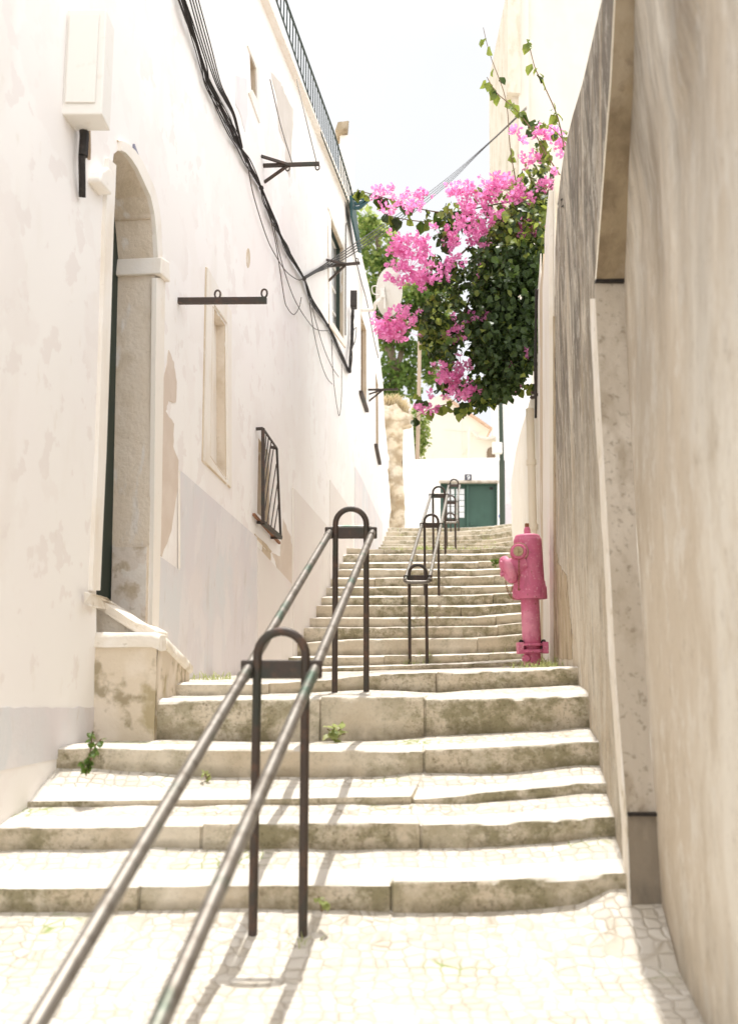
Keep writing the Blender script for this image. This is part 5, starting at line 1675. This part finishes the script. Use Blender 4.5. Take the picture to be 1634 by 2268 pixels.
# background tree
tree = thing('green_tree', 'tall bright green tree rising behind the end of the white house', 'tree', P(880, 1100, 31))
tr = MB()
YT = 31
for path, ra in (([(880,1100),(878,950),(868,800),(850,650),(835,520)], .22), ([(872,850),(900,740),(935,660),(955,640)], .11), ([(868,800),(840,720),(825,640)], .10), ([(850,650),(875,580),(880,545)], .08)):
    tr.tube(smooth_path([P(x, y, YT) for x, y in path], 5), ra, 8, r1=ra*.35)
tr.build('trunk', M['bark'], tree, smooth=True)
blobs = [(812,475,22,22,.8),(820,505,30,24,.8),(805,540,22,26,.7),(845,545,34,26,.7),(825,580,30,24,.5),(855,590,30,24,.4),(830,625,30,22,.6),(815,670,26,26,.2),(860,650,36,26,.3),(905,655,36,26,.35),(940,640,26,26,.5),(955,690,22,26,.4),(900,700,36,30,.2),(845,720,36,30,.1),(870,770,34,34,.1),(905,780,22,30,.15),(850,820,26,30,.1),(885,830,34,30,.08),(870,870,36,24,.1),(905,860,24,24,.2),(960,640,22,20,.5),(860,520,18,14,.8),(985,640,18,30,.4),(975,720,22,40,.25),(948,790,26,30,.3),(955,830,18,22,.4)]
cr = MB()
for (cx, cy, rx, ry, lp) in blobs:
    n = int(rx*ry*.50)
    for k in range(n):
        v = rv(r)*(r.random()**.4)
        p = P(cx + rx*v.x*1.15, cy - ry*v.z*1.15, YT + v.y*.8)
        if nz(p.x, p.y, p.z, 1.6) < -.12: continue
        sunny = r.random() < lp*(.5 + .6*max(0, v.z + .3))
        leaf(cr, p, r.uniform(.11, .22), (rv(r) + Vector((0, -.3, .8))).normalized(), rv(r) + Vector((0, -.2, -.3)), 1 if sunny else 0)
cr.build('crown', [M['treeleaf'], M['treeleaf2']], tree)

# bush behind the wooden pole
bu = MB()
for k in range(900):
    v = rv(r)*(r.random()**.4)
    p = P(925 + 26*v.x, 960 - 62*v.z, 27.4 + v.y*.3)
    leaf(bu, p, r.uniform(.07, .14), (rv(r) + Vector((0, -.3, .8))).normalized(), rv(r), 1 if r.random() < .7 else 0)
tag(bu.build('garden_shrub', [M['treeleaf'], M['treeleaf2']], None), 'thin pale green shrub growing behind the wooden pole', 'shrub')

# grass
gr = MB()
def tuft(X, Y, n, spread, h, mi=0, z=None):
    for k in range(int(n*.6)):
        x = X + r.gauss(0, spread*1.2); y = Y + r.gauss(0, spread*.6)
        zz = (ground_z(x, y) if z is None else z) - .01
        hh = h*r.uniform(.4, 1.6); le = Vector((r.gauss(0, .45), r.gauss(0, .35), 1)).normalized()
        s = Vector((r.uniform(-1, 1), r.uniform(-.5, .5), 0)).normalized()*hh*.045
        p = Vector((x, y, zz)); m = p + le*hh*.6; e = p + le*hh + Vector((le.x*hh*.5, le.y*hh*.5, -hh*.15))
        gr.add([p - s, p + s, m + s*.7, m - s*.7, e], [(0, 1, 2, 3), (3, 2, 4)], mi)
def gpx(x, y, Y): return (P(x, y, Y).x, Y)
for x in (1150, 1170, 1190, 1210, 1225, 1240, 1255, 1262):
    X = (x-CX)/F*7.0
    tuft(X, 7.0 + r.uniform(-.8, .5), 60, .07, .045 if x < 1215 else .075)
for x in (1180, 1200, 1222, 1240): tuft((x-CX)/F*6.4, 6.4, 50, .08, .03)
tuft(hb_site.x+.1, 6.8, 40, .05, .07); tuft(hb_site.x-.05, 6.7, 40, .06, .045)
for x in (430, 450, 470, 500, 520): tuft((x-CX)/F*5.95, 5.95, 40, .06, .05)
for X, Y, n, s_, h in ((-.36, 3.33, 20, .03, .05), (-.30, 3.30, 40, .04, .05), (-.20, 3.25, 40, .03, .06), (-.14, 3.4, 20, .02, .05), (.10, 3.35, 20, .03, .04)):
    tuft(X, Y, n, s_, h)
for (x, Y, n, sp_, h) in ((905,9.2,40,.04,.05),(945,9.25,40,.05,.05),(930,9.22,20,.06,.05),(1010,9.7,30,.1,.03),(960,9.65,30,.12,.04),(880,10.02,30,.1,.03),(950,10.38,30,.12,.04),(1000,10.4,30,.1,.03),(900,11.1,30,.15,.03),(1100,9.22,20,.06,.05)):
    tuft((x-CX)/F*Y, Y, n, sp_, h)
for k in range(15):
    x = r.uniform(880, 1110); Y = r.choice([13.3, 13.4, 18.2, 18.6, 19.0, 13.3, 13.5])
    tuft((x-CX)/F*Y, Y, 40, .06, .07 if Y < 14 else .08)
for k in range(7): tuft((r.uniform(850, 980)-CX)/F*13.3, 13.32, 25, .05, .06)
tag(gr.build('grass_tufts', [M['grass'], M['straw']], None), 'short green grass growing along the wall bases and in the step joints', 'grass', kind='stuff')
dg = MB(); old = gr; gr = dg
for k in range(40):
    x = r.uniform(848, 900); p = P(x, rtop(x)+2, 20.75)
    tuft(p.x, p.y, 26, .05, .22, 0, p.z)
tag(dg.build('dry_grass', M['straw'], None), 'pale dry grass lying along the top of the rubble wall', 'grass', kind='stuff')

def weed(label, base, stems, size, n, mat=M['weed'], white=False):
    t = thing('weed', label, 'plant', base)
    a = MB(); f = MB()
    for (dx, dy, dz) in stems:
        tip = Vector(base) + Vector((dx, dy, dz))
        pts = smooth_path([Vector(base), lerp(Vector(base), tip, .5) + Vector((0, 0, .25*abs(dz))), tip], 5)
        a.tube(pts, .003, 5)
        for k in range(n):
            p = pts[r.randrange(2, len(pts))]
            leaf(f, p, size*r.uniform(.7, 1.3), (rv(r) + Vector((0, -.5, .7))).normalized(), rv(r)*.8 + Vector((0, -.4, -.2)), 0)
    a.build('stalk', M['stem'], t); f.build('leaves', mat, t)
b = P(196, 1700, 4.05)
weed('leafy green weed growing from the foot of the left wall by the first steps', b, [(.02, -.02, .14), (.05, -.01, .11), (-.02, -.02, .02), (0, -.03, -.03), (.03, -.03, .06)], .028, 9)
b = P(1274, 1562, 4.75)
weed('small dark green plant hanging from the right wall beside a tall step', b, [(.01, -.05, .03), (.0, -.06, -.03), (.01, -.05, -.07), (-.02, -.05, .0)], .035, 9)
b = P(740, 1640, 4.55)
weed('spiky light green tuft at the foot of the tallest step', b, [(-.03, -.02, .05), (.03, -.02, .05), (0, -.03, .06), (.05, -.02, .03)], .05, 4, M['grass'])
b = P(1096, 1256, 12.0)
weed('small plant with white specks on the steps left of the hydrant', b, [(-.05, -.03, .06), (.05, -.03, .07), (0, -.04, .09)], .045, 10)
b = P(712, 2020, 3.35)
weed('bright green sprout on the cobbles behind the nearest handrail post', b, [(-.01, -.02, .05), (.02, -.02, .03)], .03, 4, M['grass'])
b = P(458, 1728, 4.2)
weed('tiny pale sprout on the cobbles under the left rail', b, [(-.01, -.02, .03), (.015, -.02, .02)], .022, 5, M['grass'])
